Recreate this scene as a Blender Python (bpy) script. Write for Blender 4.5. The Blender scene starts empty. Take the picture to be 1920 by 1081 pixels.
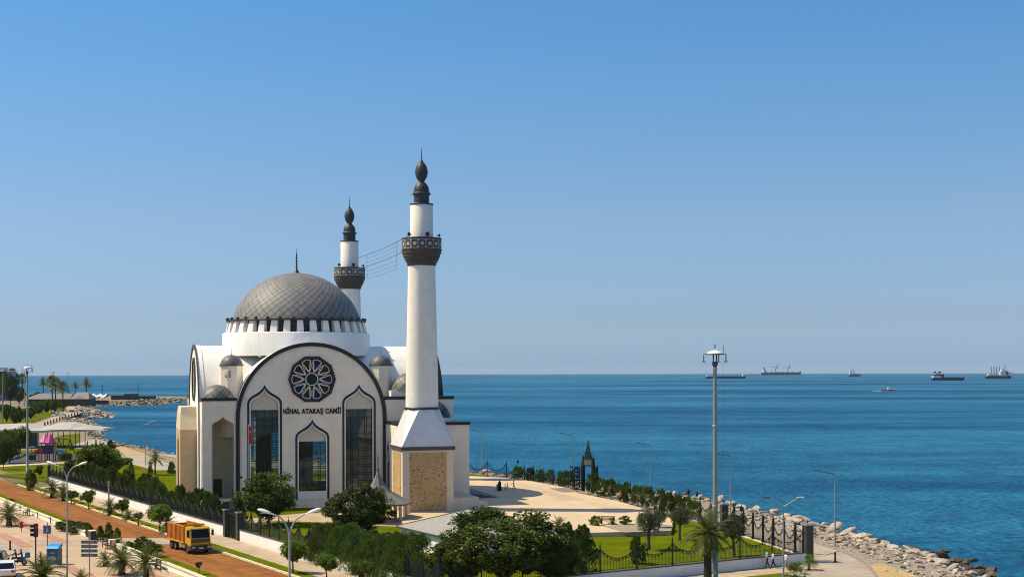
import bpy, bmesh, math, random
import numpy as np
from mathutils import Vector as V, Matrix
from mathutils.geometry import tessellate_polygon
random.seed(7); RNG = np.random.default_rng(7)
SC = bpy.context.scene; COL = SC.collection
PI = math.pi; R = math.radians
# ---------------------------------------------------------------- camera
F = 2560.0; EY = 694.5; ROLL = .0026; CAMZ = 19.0
cd = bpy.data.cameras.new('camera'); cam = bpy.data.objects.new('camera', cd); COL.objects.link(cam)
cam.location = (0, 0, CAMZ); cam.rotation_euler = (PI/2, ROLL, 0)
cd.sensor_width = 36; cd.lens = F/1920*36; cd.shift_y = (EY-540.5)/1920; cd.clip_start = 1; cd.clip_end = 60000
SC.camera = cam
# ---------------------------------------------------------------- sky and sun
SUN_EL = R(54); SUN_AZ = math.atan2(-.995, .09)          # sun on the left, a little beyond the mosque
w = bpy.data.worlds.new('World'); SC.world = w; w.use_nodes = True
wn = w.node_tree; bg = wn.nodes['Background']
sky = wn.nodes.new('ShaderNodeTexSky'); sky.sky_type = 'NISHITA'; sky.sun_disc = False
sky.sun_elevation = SUN_EL; sky.sun_rotation = SUN_AZ % (2*PI)
sky.altitude = 0; sky.air_density = 1.0; sky.dust_density = .5; sky.ozone_density = 10
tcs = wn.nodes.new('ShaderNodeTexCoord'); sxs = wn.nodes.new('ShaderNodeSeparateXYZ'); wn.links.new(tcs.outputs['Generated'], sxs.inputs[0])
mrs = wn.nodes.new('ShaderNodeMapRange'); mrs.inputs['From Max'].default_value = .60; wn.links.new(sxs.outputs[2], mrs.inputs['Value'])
rps = wn.nodes.new('ShaderNodeValToRGB'); el = rps.color_ramp.elements          # cooler, hazier low over the sea; unseen upper sky brightened to lift shaded walls
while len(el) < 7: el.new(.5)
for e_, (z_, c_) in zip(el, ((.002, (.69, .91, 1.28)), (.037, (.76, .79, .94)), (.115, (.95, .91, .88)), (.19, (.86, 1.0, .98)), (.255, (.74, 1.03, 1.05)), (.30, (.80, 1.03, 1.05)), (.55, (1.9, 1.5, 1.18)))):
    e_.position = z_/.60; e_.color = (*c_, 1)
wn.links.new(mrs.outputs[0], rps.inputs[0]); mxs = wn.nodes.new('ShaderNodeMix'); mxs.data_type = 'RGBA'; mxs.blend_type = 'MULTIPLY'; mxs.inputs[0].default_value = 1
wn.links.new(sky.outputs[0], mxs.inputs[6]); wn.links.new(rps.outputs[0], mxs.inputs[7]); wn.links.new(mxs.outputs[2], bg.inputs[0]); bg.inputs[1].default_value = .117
sd = bpy.data.lights.new('sun', 'SUN'); sd.energy = 5.0; sd.angle = R(.5); sd.color = (1, .87, .62)
so = bpy.data.objects.new('sun', sd); COL.objects.link(so); so.location = (-100, 0, 150)
sdir = V((math.sin(SUN_AZ)*math.cos(SUN_EL), math.cos(SUN_AZ)*math.cos(SUN_EL), math.sin(SUN_EL)))
so.rotation_euler = (-sdir).to_track_quat('-Z', 'Y').to_euler()
SC.view_settings.view_transform = 'Standard'; SC.view_settings.look = 'None'
SC.view_settings.exposure = .15; SC.view_settings.gamma = 1
SC.cycles.filter_width = 1.05; SC.cycles.max_bounces = 8; SC.cycles.transparent_max_bounces = 16
# ---------------------------------------------------------------- helpers
def ray(px, py):
    dx = px-960; dy = py-EY
    return (dx-dy*ROLL)/F, (dy+dx*ROLL)/F
def P(px, py, z=0.0):                       # the point of height z seen at that place of the photo
    x, y = ray(px, py); D = (CAMZ-z)/y
    return V((x*D, D, z))
def A(px, py, D):
    x, y = ray(px, py); return V((x*D, D, CAMZ-y*D))
def Rd(s, o, z=0.0):                        # along / across the street
    return V((-31+.52*s-.854*o, 154-.854*s-.52*o, z))
RA = math.atan2(-.854, .52)                 # street heading (towards the viewer)
def lin(c):
    if isinstance(c, str):
        c = [int(c[i:i+2], 16)/255 for i in (0, 2, 4)]
        c = [x/12.92 if x <= .04045 else ((x+.055)/1.055)**2.4 for x in c]
    return (*c, 1)
MATS = {}
def M(name, col, rough=.7, var=.12, scale=2.0, bump=0.0, bscale=25.0, metal=0.0, spec=.4, col2=None, island=0.0, stretch=None, detail=6):
    if name in MATS: return MATS[name]
    m = bpy.data.materials.new(name); m.use_nodes = True; n = m.node_tree.nodes; L = m.node_tree.links
    b = n['Principled BSDF']; b.inputs['Roughness'].default_value = rough; b.inputs['Metallic'].default_value = metal
    b.inputs['Specular IOR Level'].default_value = spec
    c = lin(col); tc = n.new('ShaderNodeTexCoord'); mp = n.new('ShaderNodeMapping'); L.new(tc.outputs['Object'], mp.inputs[0])
    if stretch: mp.inputs['Scale'].default_value = stretch
    no = n.new('ShaderNodeTexNoise'); no.inputs['Scale'].default_value = scale; no.inputs['Detail'].default_value = detail; no.inputs['Roughness'].default_value = .65
    L.new(mp.outputs[0], no.inputs['Vector'])
    rp = n.new('ShaderNodeValToRGB'); rp.color_ramp.elements[0].position = .3; rp.color_ramp.elements[1].position = .7
    if col2 is None:
        rp.color_ramp.elements[0].color = (*[x*(1-var) for x in c[:3]], 1); rp.color_ramp.elements[1].color = (*[min(1, x*(1+var)) for x in c[:3]], 1)
    else:
        rp.color_ramp.elements[0].color = c; rp.color_ramp.elements[1].color = lin(col2)
    L.new(no.outputs['Fac'], rp.inputs[0]); out = rp.outputs[0]
    if island:
        g = n.new('ShaderNodeNewGeometry'); hs = n.new('ShaderNodeHueSaturation'); mr = n.new('ShaderNodeMapRange')
        mr.inputs['To Min'].default_value = 1-island; mr.inputs['To Max'].default_value = 1+island
        L.new(g.outputs['Random Per Island'], mr.inputs['Value']); L.new(mr.outputs[0], hs.inputs['Value']); L.new(out, hs.inputs['Color']); out = hs.outputs[0]
    L.new(out, b.inputs['Base Color'])
    if bump:
        n2 = n.new('ShaderNodeTexNoise'); n2.inputs['Scale'].default_value = bscale; n2.inputs['Detail'].default_value = 5
        L.new(mp.outputs[0], n2.inputs['Vector']); bp = n.new('ShaderNodeBump'); bp.inputs['Strength'].default_value = bump; bp.inputs['Distance'].default_value = .1
        L.new(n2.outputs['Fac'], bp.inputs['Height']); L.new(bp.outputs[0], b.inputs['Normal'])
    MATS[name] = m; m['bsdf'] = b.name; return m
def node(m, t): return m.node_tree.nodes.new(t)
def math_(m, op, a, b=None, clamp=False):
    x = node(m, 'ShaderNodeMath'); x.operation = op; x.use_clamp = clamp
    for i, q in enumerate((a, b)):
        if q is None: continue
        if isinstance(q, (int, float)): x.inputs[i].default_value = q
        else: m.node_tree.links.new(q, x.inputs[i])
    return x.outputs[0]
def darken(m, fac, col, bump=0.0):           # mixes colour `col` in where fac=1 (joints, seams)
    L = m.node_tree.links; b = m.node_tree.nodes['Principled BSDF']; src = b.inputs['Base Color'].links[0].from_socket
    mx = node(m, 'ShaderNodeMix'); mx.data_type = 'RGBA'; L.new(fac, mx.inputs[0]); L.new(src, mx.inputs[6]); mx.inputs[7].default_value = lin(col)
    L.new(mx.outputs[2], b.inputs['Base Color'])
    if bump:
        bp = node(m, 'ShaderNodeBump'); bp.invert = True; bp.inputs['Strength'].default_value = bump; bp.inputs['Distance'].default_value = .1
        L.new(fac, bp.inputs['Height']); L.new(bp.outputs[0], b.inputs['Normal'])
def diamonds(m, col, width=.06, bump=.6, second=1.0):     # crossing seams on a UV laid out in tiles
    L = m.node_tree.links; uv = node(m, 'ShaderNodeUVMap'); sx = node(m, 'ShaderNodeSeparateXYZ'); L.new(uv.outputs[0], sx.inputs[0])
    fs = []
    for op, k_ in (('ADD', second), ('SUBTRACT', 1.0)):
        f = math_(m, 'FRACT', math_(m, op, sx.outputs[0], sx.outputs[1]))
        fs.append(math_(m, 'MULTIPLY', math_(m, 'LESS_THAN', math_(m, 'ABSOLUTE', math_(m, 'SUBTRACT', f, .5)), width), k_))
    darken(m, math_(m, 'MAXIMUM', *fs), col, bump); return m
def bricks(m, col, sx, sz, mortar=.012, fac=1.0, rot=(0, 0, 0), off=.5):
    L = m.node_tree.links; tc = node(m, 'ShaderNodeTexCoord'); mp = node(m, 'ShaderNodeMapping'); mp.inputs['Rotation'].default_value = rot
    L.new(tc.outputs['Object'], mp.inputs[0]); bt = node(m, 'ShaderNodeTexBrick'); bt.inputs['Scale'].default_value = 1
    bt.inputs['Brick Width'].default_value = sx; bt.inputs['Row Height'].default_value = sz; bt.inputs['Mortar Size'].default_value = mortar; bt.inputs['Mortar Smooth'].default_value = .3; bt.offset = off
    L.new(mp.outputs[0], bt.inputs['Vector']); darken(m, math_(m, 'MULTIPLY', bt.outputs['Fac'], fac), col); return m
def stains(m, scale, amt, stretch=(1, 1, 1), rot=0.0, lo=.42, hi=.62, tint=(.55, .47, .38), rough=.7):   # wear and dirt with a shape of its own
    L = m.node_tree.links; tc = node(m, 'ShaderNodeTexCoord'); mp = node(m, 'ShaderNodeMapping'); mp.inputs['Scale'].default_value = stretch; m0 = node(m, 'ShaderNodeMapping'); m0.inputs['Rotation'].default_value = (0, 0, rot)
    L.new(tc.outputs['Object'], m0.inputs[0]); L.new(m0.outputs[0], mp.inputs[0]); no = node(m, 'ShaderNodeTexNoise'); no.inputs['Scale'].default_value = scale; no.inputs['Detail'].default_value = 6; no.inputs['Roughness'].default_value = rough; L.new(mp.outputs[0], no.inputs['Vector'])
    mr = node(m, 'ShaderNodeMapRange'); mr.inputs['From Min'].default_value = lo; mr.inputs['From Max'].default_value = hi; mr.inputs['To Min'].default_value = 0; mr.inputs['To Max'].default_value = amt; L.new(no.outputs['Fac'], mr.inputs['Value'])
    b = m.node_tree.nodes['Principled BSDF']; src = b.inputs['Base Color'].links[0].from_socket; mx = node(m, 'ShaderNodeMix'); mx.data_type = 'RGBA'; mx.blend_type = 'MULTIPLY'; mx.inputs[7].default_value = (*tint, 1)
    L.new(mr.outputs[0], mx.inputs[0]); L.new(src, mx.inputs[6]); L.new(mx.outputs[2], b.inputs['Base Color']); return m
def tag(o, label=None, cat=None, group=None, kind=None):
    if label: o['label'] = label
    if cat: o['category'] = cat
    if group: o['group'] = group
    if kind: o['kind'] = kind
    return o
def T(name, label, cat, loc=(0, 0, 0), rz=0.0, group=None, scale=None):
    o = bpy.data.objects.new(name, None); COL.objects.link(o); o.location = loc; o.rotation_euler = (0, 0, rz); o.empty_display_size = .3
    if scale: o.scale = scale
    return tag(o, label, cat, group)
class MB:
    def __init__(s): s.v = []; s.f = []; s.m = []; s.s = []; s.uv = {}
    def add(s, vs, fs, m=0, smooth=False, uv=None):
        o = len(s.v); s.v += [tuple(p) for p in vs]
        for i, f in enumerate(fs):
            if uv: s.uv[len(s.f)] = uv[i]
            s.f.append([o+k for k in f]); s.m.append(m); s.s.append(smooth)
        return s
    def box(s, x0, x1, y0, y1, z0, z1, m=0):
        return s.add([(x, y, z) for z in (z0, z1) for y in (y0, y1) for x in (x0, x1)],
                     [(0, 2, 3, 1), (4, 5, 7, 6), (0, 1, 5, 4), (2, 6, 7, 3), (0, 4, 6, 2), (1, 3, 7, 5)], m)
    def cbox(s, c, d, rz=0.0, m=0, taper=1.0):
        vs = []
        for k, z in enumerate((-1, 1)):
            t = 1 if k == 0 else taper
            for y in (-1, 1):
                for x in (-1, 1):
                    p = V((x*d[0]/2*t, y*d[1]/2*t, z*d[2]/2)); p.rotate(Matrix.Rotation(rz, 3, 'Z')); vs.append(p+V(c))
        return s.add(vs, [(0, 2, 3, 1), (4, 5, 7, 6), (0, 1, 5, 4), (2, 6, 7, 3), (0, 4, 6, 2), (1, 3, 7, 5)], m)
    def tube(s, pts, r, n=6, m=0, smooth=True, cap=True):
        pts = [V(p) for p in pts]; rs = r if isinstance(r, (list, tuple)) else [r]*len(pts); vs = []; N = len(pts)
        up = None
        for i, p in enumerate(pts):
            d = (pts[min(i+1, N-1)]-pts[max(i-1, 0)]).normalized()
            a = V((0, 0, 1)) if abs(d.z) < .9 else V((1, 0, 0))
            if up is not None and (up-d*up.dot(d)).length > .1: a = up
            x = (a-d*a.dot(d)).normalized(); up = x; y = d.cross(x)
            for k in range(n):
                t = 2*PI*k/n; vs.append(p+(x*math.cos(t)+y*math.sin(t))*rs[i])
        fs = [(i*n+k, i*n+(k+1) % n, (i+1)*n+(k+1) % n, (i+1)*n+k) for i in range(N-1) for k in range(n)]
        s.add(vs, fs, m, smooth)
        if cap: s.add(vs[:n], [tuple(range(n-1, -1, -1))], m); s.add(vs[-n:], [tuple(range(n))], m)
        return s
    def lathe(s, prof, n=24, c=(0, 0, 0), m=0, smooth=True, uvn=None, a0=0.0, vs_=None):
        vs = []
        for r, z in prof:
            for k in range(n+1):
                t = a0+2*PI*k/n; vs.append((c[0]+r*math.cos(t), c[1]+r*math.sin(t), c[2]+z))
        fs = []; uv = []; acc = [0.0]
        for i in range(len(prof)-1):
            (r0, z0), (r1, z1) = prof[i], prof[i+1]; rm = max(.02, (r0+r1)/2)
            acc.append(acc[-1]+math.hypot(r1-r0, z1-z0)/rm)
        for i in range(len(prof)-1):
            for k in range(n):
                fs.append((i*(n+1)+k, i*(n+1)+k+1, (i+1)*(n+1)+k+1, (i+1)*(n+1)+k))
                if uvn: uv.append([(uvn*q/n, uvn*acc[j]/(2*PI)) for q, j in ((k, i), (k+1, i), (k+1, i+1), (k, i+1))])
        return s.add(vs, fs, m, smooth, uv if uvn else None)
    def prism(s, poly, z0, z1, m=0, mtop=None, bottom=True):
        n = len(poly); vs = [(p[0], p[1], z0) for p in poly]+[(p[0], p[1], z1) for p in poly]
        area = sum(poly[i][0]*poly[(i+1) % n][1]-poly[(i+1) % n][0]*poly[i][1] for i in range(n))
        if area < 0: vs = vs[:n][::-1]+vs[n:][::-1]
        s.add(vs, [(i, (i+1) % n, n+(i+1) % n, n+i) for i in range(n)], m)
        if n > 4:
            tri = tessellate_polygon([[V(v) for v in vs[n:]]])
            fs = []
            for t in tri:
                a, b, c = (V(vs[n+i]) for i in t); t = list(t)
                if (b-a).cross(c-a).z < 0: t = t[::-1]
                fs.append(t)
            s.add(vs[n:], fs, m if mtop is None else mtop)
            if bottom: s.add(vs[:n], [f[::-1] for f in fs], m)
        else:
            s.add(vs[n:], [tuple(range(n))], m if mtop is None else mtop)
            if bottom: s.add(vs[:n], [tuple(range(n-1, -1, -1))], m)
        return s
    def plate(s, outer, holes, thick, xf, m=0):      # flat plate with holes; (x,y) outline, grown by thick along +z, then placed by xf
        loops = [outer]+list(holes); pts = [V((p[0], p[1], 0)) for l in loops for p in l]
        tri = tessellate_polygon([[V((p[0], p[1], 0)) for p in l] for l in loops]); n = len(pts); fs = []
        for t in tri:
            a, b, c = (pts[i] for i in t); t = list(t)
            if (b-a).cross(c-a).z < 0: t = t[::-1]
            fs.append(t)
        top = [xf @ V((p.x, p.y, thick)) for p in pts]; bot = [xf @ V((p.x, p.y, 0)) for p in pts]
        s.add(top+bot, fs+[[i+n for i in f[::-1]] for f in fs], m)
        o = 0
        for li, l in enumerate(loops):
            k = len(l); ar = sum(l[i][0]*l[(i+1) % k][1]-l[(i+1) % k][0]*l[i][1] for i in range(k)); flip = (ar < 0) != (li > 0)
            q = [(bot[o+i], bot[o+(i+1) % k], top[o+(i+1) % k], top[o+i]) for i in range(k)]
            for a in q: s.add(a[::-1] if flip else a, [(0, 1, 2, 3)], m)
            o += k
        return s
    def mesh(s, name, mats):
        me = bpy.data.meshes.new(name); me.from_pydata(s.v, [], s.f)
        for x in (mats if isinstance(mats, (list, tuple)) else [mats]): me.materials.append(x)
        me.polygons.foreach_set('material_index', s.m); me.polygons.foreach_set('use_smooth', s.s)
        if s.uv:
            ul = me.uv_layers.new(name='UVMap')
            for fi, co in s.uv.items():
                for li, q in zip(me.polygons[fi].loop_indices, co): ul.data[li].uv = q
        me.update(); return me
    def build(s, name, mats, parent=None, loc=(0, 0, 0), rz=0.0):
        return inst(s.mesh(name, mats), name, parent, loc, rz)
def inst(me, name, parent=None, loc=(0, 0, 0), rz=0.0, scale=None):
    o = bpy.data.objects.new(name, me); COL.objects.link(o); o.location = loc; o.rotation_euler = (0, 0, rz)
    if scale: o.scale = scale
    if parent: o.parent = parent
    return o
def kit(*parts): return parts                # (name, mesh[, loc[, [sub parts]]])
def spawn(k, name, label, cat, loc, rz=0.0, group=None, scale=None):
    t = T(name, label, cat, loc, rz, group, scale)
    for p in k:
        o = inst(p[1], p[0], t, p[2] if len(p) > 2 else (0, 0, 0))
        for q in (p[3] if len(p) > 3 else ()): inst(q[1], q[0], o, q[2] if len(q) > 2 else (0, 0, 0))
    return t
def struct(mb, name, mats, **k): return tag(mb.build(name, mats, **k), kind='structure')
def sheet(name, poly, z, mat, z0=None):
    mb = MB(); pts = [(p[0], p[1]) for p in poly]
    if z0 is None:
        n = len(pts); tri = tessellate_polygon([[V((*p, 0)) for p in pts]]); fs = []
        for t in tri:
            a, b, c = (V((*pts[i], 0)) for i in t); t = list(t)
            fs.append(t[::-1] if (b-a).cross(c-a).z < 0 else t)
        mb.add([(*p, z) for p in pts], fs)
    else: mb.prism(pts, z0, z)
    return struct(mb, name, mat)
def ogee(w, z0, zs, za, n=7):                # onion arch outline, half width w
    h = za-zs; pts = [(-w, z0), (w, z0)]
    def bez(a, b, c, d): return [tuple((1-t)**3*a[i]+3*(1-t)**2*t*b[i]+3*(1-t)*t*t*c[i]+t**3*d[i] for i in (0, 1)) for t in [k/n for k in range(n+1)]]
    rt = bez((w, zs), (w, zs+.24*h), (.84*w, zs+.36*h), (.56*w, zs+.50*h))+bez((.56*w, zs+.50*h), (.30*w, zs+.62*h), (.10*w, zs+.78*h), (0, za))[1:]
    return pts+rt+[(-x, z) for x, z in rt[:-1][::-1]]
def arch(R_, z0, zs, n=36, zc=None):
    return [(-R_, z0), (R_, z0)]+[(R_*math.cos(PI*k/n), zs+R_*math.sin(PI*k/n)) for k in range(n+1)]
def upoly(o, i):                             # open-footed band between two arches that start at the same height
    return o[1:]+[o[0]]+[i[0]]+i[1:][::-1]
def off2(poly, d):                           # inset (d>0) of a counter-clockwise outline
    n = len(poly); out = []
    for i in range(n):
        a, b, c = (V((*poly[j % n], 0)) for j in (i-1, i, i+1)); e = (b-a); f = (c-b)
        if e.length < 1e-6: e = f
        if f.length < 1e-6: f = e
        e.normalize(); f.normalize(); ne = V((-e.y, e.x, 0)); nf = V((-f.y, f.x, 0)); q = ne+nf
        q = q/max(.35, q.length_squared/2) if q.length > 1e-4 else ne
        out.append((b.x+q.x*d, b.y+q.y*d))
    return out
# ---------------------------------------------------------------- materials
stone = M('white_stone', (.88, .77, .63), .75, .07, .6, .12, 14); bricks(stone, (.58, .50, .41), 1.3, .62, .012, .55, (PI/2, 0, 0))
white = M('white_render', (.86, .84, .79), .7, .05, .8, .05)
roofw = M('white_vault_cladding', (.87, .85, .79), .6, .06, .5, .05)
shaftm = M('minaret_stone', (.90, .84, .74), .7, .06, .5, .1, 10); bricks(shaftm, (.58, .54, .48), 3.0, 1.1, .012, .5, (PI/2, 0, 0))
for m_ in (stone, white, roofw, shaftm): stains(m_, .55, .26, (1, 1, .16), 0, .46, .70, (.62, .56, .48)); stains(m_, .12, .12, (1, 1, 1), 0, .42, .65, (.72, .68, .62))
dark = M('dark_band', (.022, .017, .024), .45, .1)
brown = M('brown_corbel', (.085, .064, .055), .6, .2, 4)
tan = M('tan_stone', (.52, .36, .20), .8, .1, 1.2, .1)
tanl = M('cream_stone', (.66, .54, .36), .8, .08, 1.0)
lead = diamonds(M('lead_tile', (.225, .218, .21), .58, .22, .8, .05, 6, metal=.10, spec=.3), (.045, .043, .042), .055, .6, .55)
lead2 = diamonds(M('lead_tile_coarse', (.165, .158, .148), .55, .16, 2.0, metal=.2), (.022, .022, .024), .06, .6, .6)
leadd = diamonds(M('dark_lead_cap', (.075, .078, .084), .5, .15, 2.0, metal=.2), (.016, .016, .018), .10)
leadp = M('dark_lead_plain', (.065, .066, .072), .5, .12, 3, metal=.2)
bronze = M('bronze_finial', (.075, .045, .035), .4, .1, 4, metal=.6)
wood = M('brown_door_wood', (.055, .020, .012), .5, .2, 6)
iron = M('green_black_iron', (.010, .018, .018), .5, .2, 4, metal=.3)
gran = M('dark_granite', (.05, .048, .05), .5, .25, 8)
grey = M('galvanised_steel', (.34, .35, .36), .45, .08, 2, metal=.5)
greyd = M('dark_grey_paint', (.06, .062, .066), .5, .1)
pole_m = M('pole_grey_green', (.30, .31, .28), .5, .08, .7, metal=.3)
whitep = M('white_paint', (.80, .80, .78), .4, .04)
black = M('black_rubber', (.014, .014, .015), .7, .2)
glassd = M('dark_glass', (.006, .008, .012), .08, 0, spec=.6)
red = M('red_paint', (.55, .02, .02), .45, .08)
blue = M('blue_paint', (.015, .16, .42), .45, .12, 1)
barkm = M('bark', (.11, .075, .05), .9, .3, 6, .5, 12)
palmbark = M('palm_bark', (.075, .048, .032), .95, .4, 9, .8, 8, stretch=(1, 1, 3))
def leafm(name, c, c2, isl=.35):
    m = M(name, c, .5, .2, .8, spec=.3, col2=c2, island=isl); b = m.node_tree.nodes['Principled BSDF']; L = m.node_tree.links
    oi = node(m, 'ShaderNodeObjectInfo'); hs = node(m, 'ShaderNodeHueSaturation'); mr = node(m, 'ShaderNodeMapRange'); mr.inputs['To Min'].default_value = .72; mr.inputs['To Max'].default_value = 1.32; L.new(oi.outputs['Random'], mr.inputs['Value']); mh = node(m, 'ShaderNodeMapRange'); mh.inputs['To Min'].default_value = .485; mh.inputs['To Max'].default_value = .51; L.new(oi.outputs['Random'], mh.inputs['Value']); L.new(mh.outputs[0], hs.inputs['Hue']); L.new(mr.outputs[0], hs.inputs['Value']); L.new(b.inputs['Base Color'].links[0].from_socket, hs.inputs['Color']); L.new(hs.outputs[0], b.inputs['Base Color'])
    tr = node(m, 'ShaderNodeBsdfTranslucent'); mx = node(m, 'ShaderNodeMixShader'); mx.inputs[0].default_value = .28
    L.new(b.inputs['Base Color'].links[0].from_socket, tr.inputs[0]); L.new(b.outputs[0], mx.inputs[1]); L.new(tr.outputs[0], mx.inputs[2])
    L.new(mx.outputs[0], m.node_tree.nodes['Material Output'].inputs[0]); return m
leafA = leafm('leaf_dark_green', (.034, .066, .010), (.135, .175, .026), .55)
leafB = leafm('leaf_fresh_green', (.070, .125, .010), (.165, .225, .022), .5)
leafC = leafm('leaf_conifer', (.045, .092, .012), (.130, .185, .028), .5)
leafO = leafm('leaf_olive', (.065, .080, .035), (.140, .150, .070), .5)
leafP = leafm('leaf_palm', (.060, .090, .014), (.150, .175, .035), .5)
leafY = leafm('leaf_yellow_green', (.10, .16, .015), (.20, .25, .03))
def lattice_mat():                           # carved star pattern: pierced holes on a UV of 1 m tiles
    m = M('carved_lattice', (.58, .38, .17), .8, .12, 1.5); L = m.node_tree.links
    uv = node(m, 'ShaderNodeUVMap'); vo = node(m, 'ShaderNodeTexVoronoi'); vo.feature = 'F1'; vo.inputs['Scale'].default_value = 2.1; vo.inputs['Randomness'].default_value = .62
    L.new(uv.outputs[0], vo.inputs['Vector']); vo2 = node(m, 'ShaderNodeTexVoronoi'); vo2.feature = 'DISTANCE_TO_EDGE'; vo2.inputs['Scale'].default_value = 3.4; vo2.inputs['Randomness'].default_value = .7
    L.new(uv.outputs[0], vo2.inputs['Vector'])
    a = math_(m, 'LESS_THAN', vo.outputs['Distance'], .20); b = math_(m, 'MULTIPLY', math_(m, 'LESS_THAN', vo2.outputs['Distance'], .055), .45)
    darken(m, math_(m, 'MAXIMUM', a, b), (.10, .055, .025), .9); return m
lattice = lattice_mat()
def glass_mat():
    m = bpy.data.materials.new('window_glass'); m.use_nodes = True; n = m.node_tree; n.nodes.remove(n.nodes['Principled BSDF'])
    tr = n.nodes.new('ShaderNodeBsdfTransparent'); tr.inputs[0].default_value = (.72, .80, .80, 1)
    gl = n.nodes.new('ShaderNodeBsdfGlossy'); gl.inputs[0].default_value = (.9, .9, .9, 1); gl.inputs[1].default_value = .03
    fr = n.nodes.new('ShaderNodeFresnel'); fr.inputs[0].default_value = 1.5; mx = n.nodes.new('ShaderNodeMixShader')
    no = n.nodes.new('ShaderNodeTexNoise'); no.inputs['Scale'].default_value = .6; bp = n.nodes.new('ShaderNodeBump'); bp.inputs['Strength'].default_value = .08
    tc = n.nodes.new('ShaderNodeTexCoord'); n.links.new(tc.outputs['Object'], no.inputs['Vector']); n.links.new(no.outputs[0], bp.inputs['Height']); n.links.new(bp.outputs[0], gl.inputs['Normal'])
    n.links.new(fr.outputs[0], mx.inputs[0]); n.links.new(tr.outputs[0], mx.inputs[1]); n.links.new(gl.outputs[0], mx.inputs[2]); n.links.new(mx.outputs[0], n.nodes['Material Output'].inputs[0])
    return m
wglass = glass_mat()
# ---------------------------------------------------------------- sea (a sheet that curves with the earth)
RE = 6.371e6
def sea_z(d): return -3.0-d*d/(2*RE)
def sea_mat():
    m = bpy.data.materials.new('sea_water'); m.use_nodes = True; n = m.node_tree; L = n.links; b = n.nodes['Principled BSDF']
    tc = n.nodes.new('ShaderNodeTexCoord')
    def noise(sx, sy, scale, det=4, rough=.6, rz=0.0):
        mp = n.nodes.new('ShaderNodeMapping'); mp.inputs['Scale'].default_value = (sx, sy, 1); mp.inputs['Rotation'].default_value = (0, 0, rz)
        L.new(tc.outputs['Object'], mp.inputs[0]); no = n.nodes.new('ShaderNodeTexNoise'); no.inputs['Scale'].default_value = scale; no.inputs['Detail'].default_value = det; no.inputs['Roughness'].default_value = rough
        L.new(mp.outputs[0], no.inputs['Vector']); return no.outputs[0]
    big = noise(.35, 1.0, .0040, 5, .62, .12)       # wind streaks and smoother lanes
    mid = noise(.30, 1.0, .030, 4, .6, -.05)
    mixf = math_(m, 'ADD', math_(m, 'MULTIPLY', big, .72), math_(m, 'MULTIPLY', mid, .28))
    rp = n.nodes.new('ShaderNodeValToRGB'); e = rp.color_ramp.elements; e[0].position = .41; e[1].position = .63
    e[0].color = (.0006, .056, .136, 1); e[1].color = (.009, .152, .262, 1); L.new(mixf, rp.inputs[0])
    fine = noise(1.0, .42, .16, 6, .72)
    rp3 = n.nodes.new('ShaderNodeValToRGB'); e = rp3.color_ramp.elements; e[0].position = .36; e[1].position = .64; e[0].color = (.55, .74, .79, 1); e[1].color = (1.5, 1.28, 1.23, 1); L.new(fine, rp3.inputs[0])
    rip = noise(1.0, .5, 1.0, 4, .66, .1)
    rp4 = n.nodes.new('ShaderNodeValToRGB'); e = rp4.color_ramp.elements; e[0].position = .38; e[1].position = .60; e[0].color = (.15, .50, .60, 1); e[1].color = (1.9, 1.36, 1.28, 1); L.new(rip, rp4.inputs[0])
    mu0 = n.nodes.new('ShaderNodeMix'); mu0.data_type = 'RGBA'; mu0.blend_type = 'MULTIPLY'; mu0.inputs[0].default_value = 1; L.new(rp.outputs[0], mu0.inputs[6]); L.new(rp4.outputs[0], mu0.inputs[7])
    mu = n.nodes.new('ShaderNodeMix'); mu.data_type = 'RGBA'; mu.blend_type = 'MULTIPLY'; mu.inputs[0].default_value = 1; L.new(mu0.outputs[2], mu.inputs[6]); L.new(rp3.outputs[0], mu.inputs[7])  # both ripple layers put glitter and dark troughs into the base colour
    L.new(mu.outputs[2], b.inputs['Base Color']); b.inputs['Specular IOR Level'].default_value = .055; b.inputs['IOR'].default_value = 1.33
    rr = n.nodes.new('ShaderNodeMapRange'); rr.inputs['From Min'].default_value = .4; rr.inputs['From Max'].default_value = .62; rr.inputs['To Min'].default_value = .42; rr.inputs['To Max'].default_value = .26
    L.new(mixf, rr.inputs['Value']); L.new(rr.outputs[0], b.inputs['Roughness'])
    w1 = noise(.6, 1.0, .55, 6, .68); w2 = noise(.5, 1.0, .10, 3, .5, .3)
    h = math_(m, 'ADD', math_(m, 'MULTIPLY', w1, .6), math_(m, 'MULTIPLY', w2, 1.2))
    bp = n.nodes.new('ShaderNodeBump'); bp.inputs['Strength'].default_value = .75; bp.inputs['Distance'].default_value = 1.1; L.new(h, bp.inputs['Height']); L.new(bp.outputs[0], b.inputs['Normal'])
    return m
sea = MB(); rings = [15*(1.115**k) for k in range(70)]; rings = [r for r in rings if r < 26000]; NA = 120
for i, r in enumerate(rings):
    for k in range(NA+1):
        t = R(-35+250*k/NA); sea.v.append((r*math.cos(t), r*math.sin(t), sea_z(r)))
for i in range(len(rings)-1):
    for k in range(NA):
        a = i*(NA+1)+k; sea.f.append([a, a+NA+1, a+NA+2, a+1]); sea.m.append(0); sea.s.append(True)
struct(sea, 'sea', sea_mat())
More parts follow.
